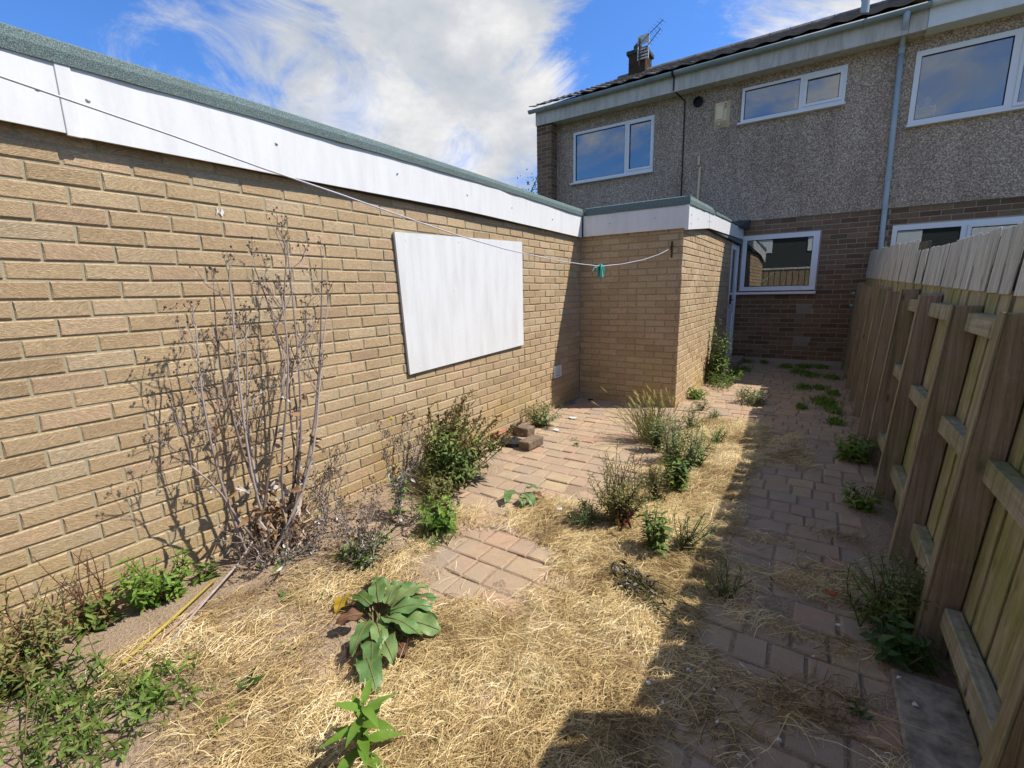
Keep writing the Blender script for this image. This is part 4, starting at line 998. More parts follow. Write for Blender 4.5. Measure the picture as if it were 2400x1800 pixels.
# ================================================================ VEGETATION
def leaf_mat(name, stops, trans=0.28, rough=0.55, veins=False):
    M = NM(name, rough, 0.3); r = M.n('ShaderNodeAttribute', attribute_name='rnd').outputs['Fac']; wp = M.world()
    c = M.ramp(r, stops)
    n = M.noise(wp, 60, 3, 0.6)
    c = M.mix(M.ramp(n, [(0.3, 0.45), (0.7, 0.0)]), c, M.mix(1.0, c, (0.6, 0.66, 0.5), 'MULTIPLY'))
    M.color(c)
    if veins: M.bump(M.noise(wp, 110, 3, 0.6), 0.5, 0.004)
    t = M.n('ShaderNodeBsdfTranslucent'); M.l(c, t.inputs['Color'])
    mx = M.n('ShaderNodeMixShader'); mx.inputs[0].default_value = trans
    M.l(M.b.outputs[0], mx.inputs[1]); M.l(t.outputs[0], mx.inputs[2]); M.l(mx.outputs[0], M.t.nodes['Material Output'].inputs['Surface'])
    return M.m
m_green = leaf_mat('leaf_green', [(0.0, (0.065, 0.115, 0.022)), (0.5, (0.12, 0.19, 0.035)), (0.85, (0.18, 0.25, 0.05)), (1.0, (0.25, 0.25, 0.075))])
m_bright = leaf_mat('leaf_bright', [(0.0, (0.095, 0.18, 0.025)), (0.6, (0.16, 0.275, 0.035)), (1.0, (0.24, 0.32, 0.06))], 0.35)
m_deep = leaf_mat('leaf_deep', [(0.0, (0.03, 0.07, 0.015)), (0.6, (0.06, 0.12, 0.022)), (1.0, (0.09, 0.15, 0.03))])
m_greygreen = leaf_mat('leaf_greygreen', [(0.0, (0.095, 0.13, 0.045)), (0.6, (0.18, 0.22, 0.08)), (1.0, (0.28, 0.29, 0.13))])
m_olive = leaf_mat('leaf_olive', [(0.0, (0.11, 0.115, 0.03)), (0.6, (0.20, 0.19, 0.055)), (1.0, (0.30, 0.24, 0.09))])
m_spike = leaf_mat('seed_spike', [(0.0, (0.09, 0.055, 0.018)), (0.5, (0.16, 0.105, 0.03)), (1.0, (0.20, 0.17, 0.05))], 0.1, 0.8)
m_red = leaf_mat('leaf_red', [(0.0, (0.10, 0.02, 0.02)), (0.6, (0.17, 0.05, 0.03)), (1.0, (0.22, 0.11, 0.05))])
m_stemgreen = leaf_mat('stem_green', [(0.0, (0.09, 0.10, 0.03)), (1.0, (0.16, 0.12, 0.05))], 0.0)
m_stemred = leaf_mat('stem_red', [(0.0, (0.13, 0.05, 0.03)), (1.0, (0.20, 0.12, 0.06))], 0.0)
m_deadstem = leaf_mat('dead_stem', [(0.0, (0.15, 0.105, 0.085)), (0.5, (0.29, 0.23, 0.215)), (1.0, (0.42, 0.36, 0.33))], 0.0, 0.85)
m_deadleaf = leaf_mat('dead_leaf', [(0.0, (0.14, 0.075, 0.04)), (0.45, (0.32, 0.19, 0.10)), (0.75, (0.40, 0.29, 0.20)), (1.0, (0.62, 0.58, 0.55))], 0.2, 0.85)
m_silver = leaf_mat('dead_silver_leaf', [(0.0, (0.22, 0.19, 0.16)), (0.5, (0.40, 0.38, 0.36)), (1.0, (0.68, 0.66, 0.64))], 0.2, 0.8)
m_seed = leaf_mat('seed_head', [(0.0, (0.045, 0.028, 0.02)), (1.0, (0.14, 0.09, 0.06))], 0.0, 0.9)
m_straw = leaf_mat('dead_grass_blade', [(0.0, (0.19, 0.115, 0.045)), (0.25, (0.36, 0.24, 0.10)), (0.55, (0.58, 0.415, 0.19)), (0.85, (0.78, 0.60, 0.32)), (1.0, (0.88, 0.74, 0.46))], 0.2, 0.7)
m_ear = leaf_mat('grass_ear', [(0.0, (0.46, 0.40, 0.15)), (1.0, (0.70, 0.62, 0.28))], 0.3, 0.7)
m_blade = leaf_mat('green_grass_blade', [(0.0, (0.20, 0.23, 0.06)), (0.6, (0.36, 0.36, 0.12)), (1.0, (0.52, 0.46, 0.20))], 0.3)
m_dock = leaf_mat('dock_leaf', [(0.0, (0.075, 0.155, 0.045)), (0.5, (0.12, 0.21, 0.065)), (1.0, (0.20, 0.27, 0.095))], 0.2, 0.42, True)
m_dockyellow = leaf_mat('dock_leaf_yellowing', [(0.0, (0.16, 0.15, 0.02)), (0.6, (0.45, 0.27, 0.02)), (1.0, (0.55, 0.34, 0.03))], 0.25, 0.5, True)
m_dockbrown = leaf_mat('dock_leaf_withered', [(0.0, (0.10, 0.035, 0.02)), (1.0, (0.17, 0.08, 0.04))], 0.1, 0.7, True)

vr = random.Random(21)
def U(a, b): return vr.uniform(a, b)
def jit(k): return Vector((U(-k, k), U(-k, k), U(-k, k)))
def path(a, b, bend=0.06, n=6, sag=0.0):
    a, b = Vector(a), Vector(b); L = (b - a).length; m_ = jit(bend * L); k = jit(bend * L * 0.5)
    return [a.lerp(b, t) + m_ * math.sin(math.pi * t) + k * math.sin(2 * math.pi * t) + Vector((0, 0, sag * L * math.sin(math.pi * t))) for t in [i / (n - 1) for i in range(n)]]
def at_(p, t):
    f = t * (len(p) - 1); i = min(int(f), len(p) - 2); return p[i].lerp(p[i + 1], f - i), (p[i + 1] - p[i]).normalized()
def taper(r0, r1, n): return [r0 + (r1 - r0) * i / (n - 1) for i in range(n)]
def seed(g, p, r):
    g.add([tuple(p + Vector(v) * r) for v in ((1, 0, 0), (-1, 0, 0), (0, 1, 0), (0, -1, 0), (0, 0, 1.3), (0, 0, -1))], [(0, 2, 4), (2, 1, 4), (1, 3, 4), (3, 0, 4), (2, 0, 5), (1, 2, 5), (3, 1, 5), (0, 3, 5)], vr.random())
def fan(base, n, h, spread, lean=(0, 0), hv=0.25, foot=0.03):
    out = []
    for k in range(n):
        an = U(0, 2 * math.pi); q = spread * math.sqrt(vr.random()); hh = h * (1 - hv * vr.random()) * (1 - 0.35 * (q / max(spread, 1e-3)) ** 2)
        b = Vector((base[0] + U(-foot, foot), base[1] + U(-foot, foot), 0.0))
        out.append((b, Vector((base[0] + lean[0] + q * math.cos(an), base[1] + lean[1] + q * math.sin(an), hh))))
    return out
def leafy(g, p, n, L, W, t0=0.1, t1=1.0, grow=-0.35, droop=0.35, ang=0.9, segs=2, shape=0, up=0.5):
    for k in range(n):
        t = t0 + (t1 - t0) * (k + vr.random()) / n
        q, d = at_(p, t); an = k * 2.4 + U(-0.4, 0.4)
        o = d.orthogonal(); o.rotate(Matrix.Rotation(an, 3, d)); dr = (o * ang + d * up).normalized()
        l = L * (1 + grow * t) * U(0.65, 1.15)
        g.leaf(q, dr, d if abs(d.dot(dr)) < 0.95 else (0, 0, 1), l, W * l / L * U(0.85, 1.15), vr.random(), droop * U(0.4, 1.4), U(0.05, 0.4), segs, shape)
def weed(name, label, cat, base, stems, lm, sm, L, W, n, r0=0.003, bend=0.07, group=None, leafmat2=None, n2=0, L2=0.03, W2=0.012, **kw):
    t = thing(name, label, cat, (base[0], base[1], 0), group)
    gs, gl, g2 = G(), G(), G()
    for b, e_ in stems:
        p = path(b, e_, bend); gs.tube(p, taper(r0, r0 * 0.35, len(p)), 4, vr.random(), cap=False)
        leafy(gl, p, n, L, W, **kw)
        if leafmat2: leafy(g2, p, n2, L2, W2, 0.0, 0.4)
    gs.build('stems', sm, t, smooth=True); gl.build('foliage', lm, t, kind='stuff')
    if leafmat2: g2.build('lower_leaves', leafmat2, t, kind='stuff')
    return t

# --- the tall dead weed against the garage wall
dw = thing('dead_tall_weed', 'tall dry dead weed with bare branching stems against the garage wall', 'weed', (-2.25, 1.1, 0))
gs, gseed, gl = G(), G(), G()
def branch(p0, d, L, r, lev):
    e_ = p0 + d * L + Vector((0, 0, 0.10 * L))
    p = path(p0, e_, 0.10, 5); gs.tube(p, taper(r * 1.2, r * 0.75, 5), 4, vr.random(), cap=False)
    if lev == 0:
        for _ in range(vr.randint(1, 3)):
            q = p[-1] + jit(0.016) + Vector((0, 0, 0.008)); gs.tube([p[-1], q], [0.0013, 0.0010], 3, 0.2, cap=False); seed(gseed, q, U(0.0035, 0.0065))
        return
    for k in range(3 if lev > 1 else vr.randint(2, 4)):
        q, dd = at_(p, U(0.35, 1.0)); nd = (dd + jit(0.75) * Vector((0.7, 1, 0.8)) + Vector((0, 0, 0.25))).normalized()
        branch(q, nd, L * U(0.35, 0.6), r * 0.55, lev - 1)
tips = [(0.976, 1.36), (1.04, 1.42), (1.17, 1.47), (1.30, 1.56), (1.39, 1.53), (1.48, 1.50), (1.50, 1.30), (0.92, 1.22), (1.25, 1.30), (1.12, 1.20), (1.40, 1.15)]
for (ty_, tz) in tips:
    b = Vector((-2.26 + U(-0.05, 0.05), 1.10 + U(-0.09, 0.10), 0.0)); e_ = Vector((-2.19 + U(-0.10, 0.08), ty_, tz))
    p = path(b, e_, 0.06, 8); gs.tube(p, taper(0.0085, 0.0030, 8), 6, vr.random(), cap=False)
    for k in range(6):
        t = U(0.50, 1.0); q, d = at_(p, t)
        nd = (d * 0.8 + Vector((U(-0.5, 0.5), U(-0.9, 0.9), U(0.0, 0.7)))).normalized(); nd.x *= 0.6
        branch(q, nd, U(0.07, 0.20) * (1.2 - 0.4 * t), 0.0024, 1)
    branch(p[-1], Vector((0, 0, 1)), 0.07, 0.0018, 1)
    for k in range(5):
        q, d = at_(p, U(0.05, 0.62)); gl.leaf(q, jit(1) + Vector((0, 0, -0.5)), jit(1), U(0.03, 0.075), U(0.018, 0.04), vr.random() ** 0.8, U(0.3, 1.2), U(0.4, 1.4), 4, 0, 0.15)
# the low arm bending left along the wall
p = path((-2.24, 1.02, 0.16), (-2.22, 0.80, 0.62), 0.05, 6); gs.tube(p, taper(0.007, 0.004, 6), 5, 0.6)
branch(p[-1], Vector((0.02, -0.1, 1)).normalized(), 0.22, 0.0032, 2); branch(p[-2], Vector((0.02, 0.25, 1)).normalized(), 0.26, 0.003, 2); branch(p[-1], Vector((0, -0.6, 0.8)).normalized(), 0.16, 0.002, 1)
for _ in range(330):     # shrivelled leaves hanging round the foot
    zc = abs(vr.gauss(0.12, 0.16)); q = Vector((-2.25 + vr.gauss(0, 0.05), 1.14 + vr.gauss(0, 0.085) + 0.12 * zc, zc))
    gl.leaf(q, jit(1) + Vector((0, 0, -0.7)), jit(1), U(0.025, 0.065), U(0.012, 0.032), (vr.random() * 0.7) if vr.random() < 0.75 else U(0.7, 1), U(0.3, 1.4), U(0.4, 1.5), 3, 0, 0.15)
for _ in range(15):
    q = Vector((-2.2 + U(-0.08, 0.1), 1.1 + vr.gauss(0, 0.17), U(0.05, 0.95))); gl.leaf(q, jit(1), jit(1), U(0.03, 0.06), U(0.012, 0.022), U(0.8, 0.97), U(0.5, 1.3), U(0.5, 1.4), 4, 0, 0.2)
gs.build('stems', m_deadstem, dw, smooth=True); gseed.build('seed_heads', m_seed, dw, kind='stuff'); gl.build('withered_leaves', m_deadleaf, dw, kind='stuff')

# --- dry grey weeds in front of it
def dry_weed(label, base, stems, nl, green=0):
    global gs, gseed
    t = thing('dry_weed', label, 'weed', (base[0], base[1], 0), 'dry grey weeds by the garage wall')
    gs, gseed = G(), G(); gl, gg = G(), G()
    for b, e_ in stems:
        p = path(b, e_, 0.08, 6); gs.tube(p, taper(0.0036, 0.0014, 6), 4, vr.random(), cap=False)
        for k in range(5):
            q, d = at_(p, U(0.5, 1)); branch(q, (d + jit(0.8)).normalized(), U(0.04, 0.12), 0.0013, 1)
        for k in range(nl):
            q, d = at_(p, U(0.0, 0.55)); gl.leaf(q, jit(1) + Vector((0, 0, -0.2)), jit(1), U(0.02, 0.05), U(0.008, 0.02), vr.random(), U(0.3, 1.2), U(0.3, 1.2), 3, 0, 0.15)
        if green: leafy(gg, p, green, 0.055, 0.024, 0.0, 0.5, droop=0.5)
    gs.build('stems', m_deadstem, t, smooth=True); gseed.build('seed_heads', m_seed, t, kind='stuff'); gl.build('withered_leaves', m_silver, t, kind='stuff')
    if green: gg.build('green_leaves', m_green, t, kind='stuff')
dry_weed('low dry branching weed right of the tall dead weed by the wall', (-2.26, 1.42), [(Vector((-2.28 + U(-0.05, 0.05), 1.42 + U(-0.12, 0.14), 0)), Vector((-2.26 + U(-0.1, 0.1), 1.45 + U(-0.2, 0.2), U(0.25, 0.48)))) for _ in range(7)], 5)
dry_weed('upright dry weed with a yellow flower left of the spiky bush', (-2.0, 1.72), [(Vector((-1.98 + U(-0.06, 0.06), 1.70 + U(-0.08, 0.10), 0)), Vector((-2.02 + U(-0.16, 0.16), 1.72 + U(-0.14, 0.18), U(0.36, 0.62)))) for _ in range(9)], 5, 8)
dry_weed('tangle of silvery dead leaves above the broad leaved dock', (-1.80, 1.36), [(Vector((-1.84 + U(-0.12, 0.14), 1.36 + U(-0.12, 0.12), 0)), Vector((-1.82 + U(-0.2, 0.22), 1.38 + U(-0.16, 0.18), U(0.12, 0.34)))) for _ in range(14)], 6, 14)
dry_weed('grey withered stems lying at the foot of the tall dead weed', (-2.12, 1.12), [(Vector((-2.16 + U(-0.1, 0.1), 1.12 + U(-0.12, 0.12), 0.0)), Vector((-2.05 + U(-0.22, 0.25), 1.15 + U(-0.25, 0.25), U(0.04, 0.22)))) for _ in range(11)], 8, 2)
g = G(); g.tube([(-2.02, 1.76, 0.55), (-2.02, 1.76, 0.62)], 0.0015, 4); seed(g, Vector((-2.02, 1.76, 0.625)), 0.013)
mfl = leaf_mat('yellow_petal', [(0, (0.6, 0.42, 0.02)), (1, (0.75, 0.55, 0.03))]); tag(g.build('yellow_flower', mfl), 'tiny yellow flower on a dry stem before the brick wall', 'flower')

# --- bush with brown seed spikes
bs = thing('spiky_bush', 'green bush with brown arching seed spikes beside the garage wall', 'bush', (-2.12, 2.3, 0))
gs, gl, gsp = G(), G(), G()
for k in range(70):
    b = Vector((-2.12 + U(-0.09, 0.09), 2.28 + U(-0.10, 0.10), 0)); s_ = U(-1, 1)
    e_ = Vector((-2.06 + 0.34 * s_ + U(-0.06, 0.12), 2.34 + U(-0.26, 0.36), (0.68 - 0.24 * abs(s_)) * U(0.55, 1.02)))
    p = path(b, e_, 0.08, 7, 0.06); gs.tube(p, taper(0.0042, 0.0016, 7), 4, vr.random(), cap=False)
    leafy(gl, p, 22, 0.10, 0.026, 0.05, 0.70, droop=0.6)
    for q_ in range(26):
        q, d = at_(p, U(0.66, 1.0)); seed(gsp, q + jit(0.008), U(0.005, 0.009))
    if k % 3 == 0:
        q, d = at_(p, 0.95); p2 = path(q, q + Vector((U(0.02, 0.12), U(0.0, 0.12), U(-0.01, 0.07))), 0.08, 4); gs.tube(p2, 0.0013, 3, 0.5, cap=False)
        for q_ in range(14): seed(gsp, at_(p2, vr.random())[0] + jit(0.005), U(0.003, 0.0055))
gs.build('stems', m_stemgreen, bs, smooth=True); gl.build('foliage', m_green, bs, kind='stuff'); gsp.build('seed_spikes', m_spike, bs, kind='stuff')
weed('ragged_weed', 'ragged olive weed spreading at the foot of the spiky bush', 'weed', (-1.95, 2.08), [(Vector((-1.98 + U(-0.1, 0.1), 2.05 + U(-0.1, 0.1), 0)), Vector((-1.96 + U(-0.22, 0.22), 2.02 + U(-0.2, 0.2), U(0.10, 0.30)))) for _ in range(48)], m_olive, m_stemgreen, 0.050, 0.013, 14)
weed('green_clump', 'bright green leafy clump on the paving below the spiky bush', 'weed', (-1.71, 1.78), fan((-1.72, 1.78), 44, 0.22, 0.17, foot=0.07), m_bright, m_stemgreen, 0.066, 0.032, 8, droop=0.5)
g_ = weed('sow_thistle', 'flat jagged green rosette in front of the bright green clump', 'weed', (-1.62, 1.62), fan((-1.64, 1.64), 14, 0.05, 0.16, foot=0.03), m_greygreen, m_stemgreen, 0.06, 0.026, 5, droop=0.2)

# --- broad dock: every large leaf its own part
def big_leaf(t, a, b, W, mat, h0, h1, seed_, rough=0.10):
    """wavy broad leaf from a to b with a raised midrib"""
    rr = random.Random(seed_); a = Vector((a[0], a[1], h0)); b = Vector((b[0], b[1], h1)); d = b - a; L = d.length
    dn = d.normalized(); side = dn.cross(Vector((0, 0, 1))).normalized(); up = side.cross(dn)
    n, mseg = 14, 6; vs, av = [], []
    hump = rr.uniform(0.10, 0.24) * L; ph = rr.uniform(0, 6); tw = rr.uniform(-0.35, 0.35)
    for i in range(n + 1):
        t_ = i / n; hw = W * 0.5 * (math.sin(math.pi * (0.05 + 0.95 * t_) ** 0.8) ** 0.75 if t_ < 1 else 0.05)
        for j in range(mseg + 1):
            s_ = (j / mseg - 0.5) * 2; wob = 0.13 * W * math.sin(13 * t_ + ph + (2.3 if s_ > 0 else 0)) * abs(s_) ** 1.3
            p = a + d * t_ + side * (s_ * hw * (1 + 0.09 * math.sin(19 * t_ + ph + s_) + 0.05 * math.sin(41 * t_ + ph))) + up * (hump * math.sin(math.pi * min(1, t_ * 1.05)) * 0.8 + wob + 0.14 * abs(s_) * hw + tw * s_ * hw + 0.012 * W * math.sin(t_ * 38 + s_ * 5) * abs(s_))
            p.z = max(p.z, 0.012 + 0.004 * rr.random()); vs.append(tuple(p)); av.append(rr.random() * 0.15)
    fs = [(i * (mseg + 1) + j, i * (mseg + 1) + j + 1, (i + 1) * (mseg + 1) + j + 1, (i + 1) * (mseg + 1) + j) for i in range(n) for j in range(mseg)]
    g = G(); base_r = rr.random(); g.v, g.f, g.a = vs, fs, [min(1, base_r * 0.85 + q) for q in av]
    lf = g.build('leaf', mat, t, smooth=True)
    g = G(); g.tube([tuple(a + d * t_ + up * (hump * math.sin(math.pi * min(1, t_ * 1.05)) * 0.8 + 0.002)) for t_ in (0, 0.25, 0.5, 0.75, 0.95)], [0.0035, 0.003, 0.0024, 0.0016, 0.0008], 5, 0.9); g.build('midrib', m_stemgreen, lf, smooth=True)
    return lf
dk = thing('broad_dock', 'broad leaved dock with large green leaves on the dry grass', 'dock', (-1.36, 1.03, 0))
DL = [((-1.327, .988), (-1.16, .841), .078, 'g'), ((-1.298, .99), (-1.128, .915), .082, 'g'), ((-1.271, .897), (-1.094, .808), .092, 'l'), ((-1.29, 1.07), (-1.095, 1.125), .098, 'g'), ((-1.367, 1.135), (-1.241, 1.263), .088, 'g'),
      ((-1.432, 1.135), (-1.361, 1.272), .094, 'g'), ((-1.371, 1.095), (-1.308, 1.179), .066, 'g'), ((-1.287, 1.127), (-1.156, 1.166), .056, 'd'), ((-1.53, 1.124), (-1.455, 1.029), .052, 'g'), ((-1.613, 1.074), (-1.541, .98), .067, 'y'),
      ((-1.31, .974), (-1.247, .919), .032, 'o'), ((-1.329, .938), (-1.307, .85), .062, 'b'), ((-1.598, 1.194), (-1.46, 1.193), .062, 'g'), ((-1.209, .997), (-1.131, .972), .052, 'r'), ((-1.36, 1.073), (-1.266, 1.037), .05, 'd'),
      ((-1.547, 1.136), (-1.439, 1.141), .052, 'y'), ((-1.485, 1.024), (-1.485, .977), .034, 'r')]
for an_, l_, w_, c_ in ((-1.25, 0.17, 0.075, 'g'), (-0.75, 0.15, 0.07, 'l'), (-0.15, 0.20, 0.085, 'g'), (0.55, 0.17, 0.075, 'g'), (1.15, 0.19, 0.08, 'g'), (1.7, 0.16, 0.07, 'l'), (2.3, 0.17, 0.07, 'g'), (2.9, 0.13, 0.06, 'd'), (-2.4, 0.11, 0.05, 'b')):
    s0 = 0.055; DL.append(((-1.37 + s0 * math.cos(an_), 1.045 + s0 * math.sin(an_)), (-1.37 + (s0 + l_) * math.cos(an_ + 0.15), 1.045 + (s0 + l_) * math.sin(an_ + 0.15)), w_, c_))
for i, (a, b, W, c) in enumerate(DL):
    mt = {'g': m_dock, 'l': m_dock, 'd': m_deep, 'y': m_dockyellow, 'o': m_dockyellow, 'b': m_dockbrown, 'r': m_dockbrown}[c]
    low = c in 'brly'
    big_leaf(dk, a, b, W, mt, (0.05 if not low else 0.045) + (0.035 if i > 16 else 0), (0.06 if not low else 0.045) + (0.02 if i > 16 else 0), i + 40)
g = G()
for i, (a, b, W, c) in enumerate(DL): g.tube(path((-1.37 + U(-0.015, 0.015), 1.035 + U(-0.015, 0.015), 0.005), (a[0], a[1], 0.035), 0.05, 4, 0.1), taper(0.004, 0.003, 4), 5, vr.random(), cap=False)
g.build('stalks', m_stemgreen, dk, smooth=True)
dk2 = thing('young_dock', 'young dock with a few glossy leaves beside the bare setts', 'dock', (-1.47, 2.32, 0))
for i, (a, b, W) in enumerate((((-1.575, 2.345), (-1.530, 2.20), 0.065), ((-1.515, 2.425), (-1.435, 2.50), 0.06), ((-1.485, 2.342), (-1.349, 2.258), 0.075), ((-1.46, 2.28), (-1.40, 2.215), 0.05), ((-1.44, 2.375), (-1.36, 2.39), 0.045))):
    big_leaf(dk2, a, b, W, m_dock if i < 4 else m_dockbrown, 0.05, 0.03, i + 90)
g = G()
for q in ((-1.575, 2.345), (-1.515, 2.425), (-1.485, 2.342), (-1.44, 2.375)): g.tube(path((-1.48, 2.34, 0), (q[0], q[1], 0.05), 0.05, 4, 0.15), 0.003, 4, 0.8, cap=False)
g.build('stalks', m_stemred, dk2, smooth=True)
# the plant cut by the bottom edge
bp_ = thing('willowherb', 'fresh green willowherb with pointed leaves at the bottom edge', 'weed', (-0.985, 0.655, 0))
p = [Vector((-0.985, 0.655, 0)), Vector((-0.985, 0.66, 0.07)), Vector((-0.982, 0.668, 0.14)), Vector((-0.978, 0.675, 0.20))]
g = G(); g.tube(p, [0.004, 0.0035, 0.003, 0.002], 6, 0.3); g.build('stem', m_stemgreen, bp_, smooth=True)
for k in range(15):
    t = 0.12 + 0.88 * k / 15; q, d = at_(p, t); an = k * 2.4; o = Vector((math.cos(an), math.sin(an), 0.45 - 0.2 * (1 - t)))
    g = G(); l = 0.115 * (1 - 0.55 * max(0, t - 0.45)); g.leaf(q, o, (0, 0, 1), l, l * 0.30, 0.15 + 0.8 * vr.random(), U(0.15, 0.5), 0.25, 6, 0, 0.05); g.build('leaf', m_bright, bp_, smooth=True)

# --- plants along the strip of straw
ba = thing('wall_barley', 'tuft of pale wall barley with bristly ears before the porch', 'grass', (-1.17, 3.93, 0))
gl, ge = G(), G()
for k in range(190):
    b = Vector((-1.12 + vr.gauss(0, 0.065), 3.92 + vr.gauss(0, 0.06), 0)); an = vr.gauss(2.6, 1.2); sp = abs(vr.gauss(0.13, 0.10)); h = U(0.18, 0.41)
    e_ = b + Vector((math.cos(an) * sp * 1.3, math.sin(an) * sp * 0.8, h)); p = path(b, e_, 0.05, 5, 0.03)
    gl.tube(p, taper(0.0022, 0.0014, 5), 3, vr.random(), cap=False)
    if k % 2: q, d = at_(p, U(0.3, 0.7)); gl.leaf(q, d + jit(0.5), jit(1), U(0.06, 0.14), 0.008, vr.random(), U(0.2, 0.9), 0.2, 3, 2)
    if k % 4 == 0:
        d = (p[-1] - p[-2]).normalized() + Vector((-0.25, 0, 0.1))
        for q_ in range(18):
            t = U(0, 0.055); ge.leaf(p[-1] + d * t, d + jit(0.35), jit(1), U(0.03, 0.05), 0.0034, vr.random(), 0, 0.1, 1, 2)
gl.build('blades', m_blade, ba, kind='stuff'); ge.build('ears', m_ear, ba, kind='stuff')
def feathery(label, base, n, h, spread, lm, L=0.032, W=0.008, nl=22, lean=(0, 0), name='feathery_weed'):
    return weed(name, label, 'weed', base, fan(base, n, h * 1.1, spread, lean, 0.4), lm, m_stemgreen, L * 1.2, W * 1.45, int(nl * 1.15), 0.0028, 0.08, droop=0.3, up=0.8)
feathery('slender grey green weed just right of the wall barley tuft', (-1.03, 3.70), 12, 0.33, 0.09, m_greygreen, 0.055, 0.018, 18)
feathery('tallest feathery green weed standing in the sunlit straw strip', (-0.70, 3.10), 34, 0.50, 0.20, m_greygreen, 0.048, 0.0125, 30, (0.02, 0.05))
feathery('loose green weed between the wall barley and the tallest weed', (-0.86, 3.48), 16, 0.42, 0.13, m_greygreen, 0.046, 0.012, 24, (0.02, 0.03))
feathery('wispy green weed growing behind the tallest feathery weed', (-0.66, 3.50), 14, 0.36, 0.12, m_green, 0.040, 0.010, 22, (0.03, 0.04))
feathery('thin yellowing weed in the straw between the two tall weeds', (-0.74, 2.72), 13, 0.36, 0.11, m_olive, 0.036, 0.009, 24, (0.0, 0.04))
feathery('fine straggling weed at the strip end near the porch corner', (-0.90, 4.45), 12, 0.26, 0.13, m_greygreen, 0.040, 0.010, 18)
feathery('small straggling weed on the straw towards the path', (-0.62, 4.15), 9, 0.22, 0.10, m_green, 0.038, 0.009, 16)
weed('leafy_weed', 'leafy weed stems at the foot of the tallest feathery weed', 'weed', (-0.66, 2.95), fan((-0.68, 2.98), 16, 0.30, 0.12), m_green, m_stemgreen, 0.07, 0.028, 14)
feathery('brownish feathery weed left of the leafy stem in the straw', (-0.84, 2.36), 46, 0.46, 0.21, m_olive, 0.036, 0.0080, 34, (-0.01, 0.05))
feathery('low dark green feathery weed spreading in the straw centre', (-0.98, 2.26), 26, 0.14, 0.15, m_greygreen, 0.036, 0.009, 22)
weed('leafy_weed', 'upright leafy green weed with dark lower leaves amid the straw', 'weed', (-0.555, 2.15), fan((-0.57, 2.16), 9, 0.34, 0.08, (-0.01, 0.02)), m_green, m_stemgreen, 0.070, 0.030, 18, up=0.35)
feathery('wispy side shoots right of the upright leafy weed', (-0.47, 2.25), 13, 0.27, 0.12, m_greygreen, 0.036, 0.008, 22, (0.05, 0.05))
g = G()
for k in range(7): g.leaf(Vector((-0.80 + U(-0.03, 0.06), 2.26 + U(-0.04, 0.04), U(0.06, 0.20))), Vector((U(-0.3, 0.3), U(-0.3, 0.3), -1)), jit(1), U(0.04, 0.07), 0.022, vr.random(), 0.3, 0.5, 4)
tag(g.build('red_leaves', m_red), 'withered red leaves hanging in the brownish feathery weed', 'leaf')
# --- by the porch corner and on the path
weed('tall_leafy_weed', 'tall leafy weed climbing the sunlit porch wall beside the door', 'weed', (-1.13, 6.98), [(Vector((-1.14 + U(-0.05, 0.06), 6.95 + U(-0.15, 0.15), 0)), Vector((-1.10 + U(-0.08, 0.14), 7.0 + U(-0.2, 0.22), U(0.35, 0.88)))) for _ in range(24)], m_green, m_stemgreen, 0.10, 0.032, 26, 0.004)
weed('low_leafy_weed', 'low spreading weed under the tall leafy weed by the porch', 'weed', (-1.0, 6.7), [(Vector((-1.05 + U(-0.12, 0.2), 6.7 + U(-0.3, 0.3), 0)), Vector((-1.0 + U(-0.2, 0.3), 6.7 + U(-0.35, 0.35), U(0.08, 0.24)))) for _ in range(26)], m_bright, m_stemgreen, 0.07, 0.022, 8)
weed('dandelion', 'bright green dandelion rosette at the foot of the porch corner', 'weed', (-1.14, 5.80), fan((-1.14, 5.80), 20, 0.15, 0.15, foot=0.03), m_bright, m_stemgreen, 0.10, 0.032, 5, droop=0.7)
feathery('thin weed on the sunlit setts near the porch corner', (-0.98, 5.25), 9, 0.16, 0.10, m_greygreen, 0.04, 0.010, 12)
feathery('small grass tuft beside the straw at the shadow edge', (-0.78, 4.95), 9, 0.12, 0.09, m_green, 0.045, 0.008, 9)
weed('pale_weed', 'pale scrubby weed at the edge of the shadow on the path', 'weed', (-0.52, 5.86), fan((-0.54, 5.86), 40, 0.20, 0.22, foot=0.14), m_greygreen, m_stemgreen, 0.055, 0.018, 11)
weed('vent_weed', 'bushy weed against the garage wall below the white vent', 'weed', (-2.26, 3.83), fan((-2.24, 3.85), 32, 0.27, 0.23, (0.03, 0.02), foot=0.05), m_greygreen, m_stemgreen, 0.065, 0.020, 16)
tuft_spots = [(-0.345, 8.80, 0.10), (-0.181, 8.36, 0.09), (-0.103, 8.92, 0.12), (0.006, 8.11, 0.13), (-0.057, 7.06, 0.09), (0.137, 8.95, 0.10), (0.27, 8.0, 0.09), (0.119, 7.10, 0.07), (0.153, 6.33, 0.13), (0.198, 6.13, 0.11), (0.263, 6.80, 0.07), (0.249, 5.81, 0.06), (0.245, 5.36, 0.07), (-0.047, 5.85, 0.04),
              (-1.0, 9.15, 0.10), (-0.70, 9.12, 0.05), (-0.93, 8.2, 0.12), (-1.0, 7.7, 0.12)]
ORD = 'nearest second third fourth fifth sixth seventh eighth ninth tenth eleventh twelfth thirteenth fourteenth fifteenth sixteenth seventeenth eighteenth'.split()
tuft_spots.sort(key=lambda q: -q[1])
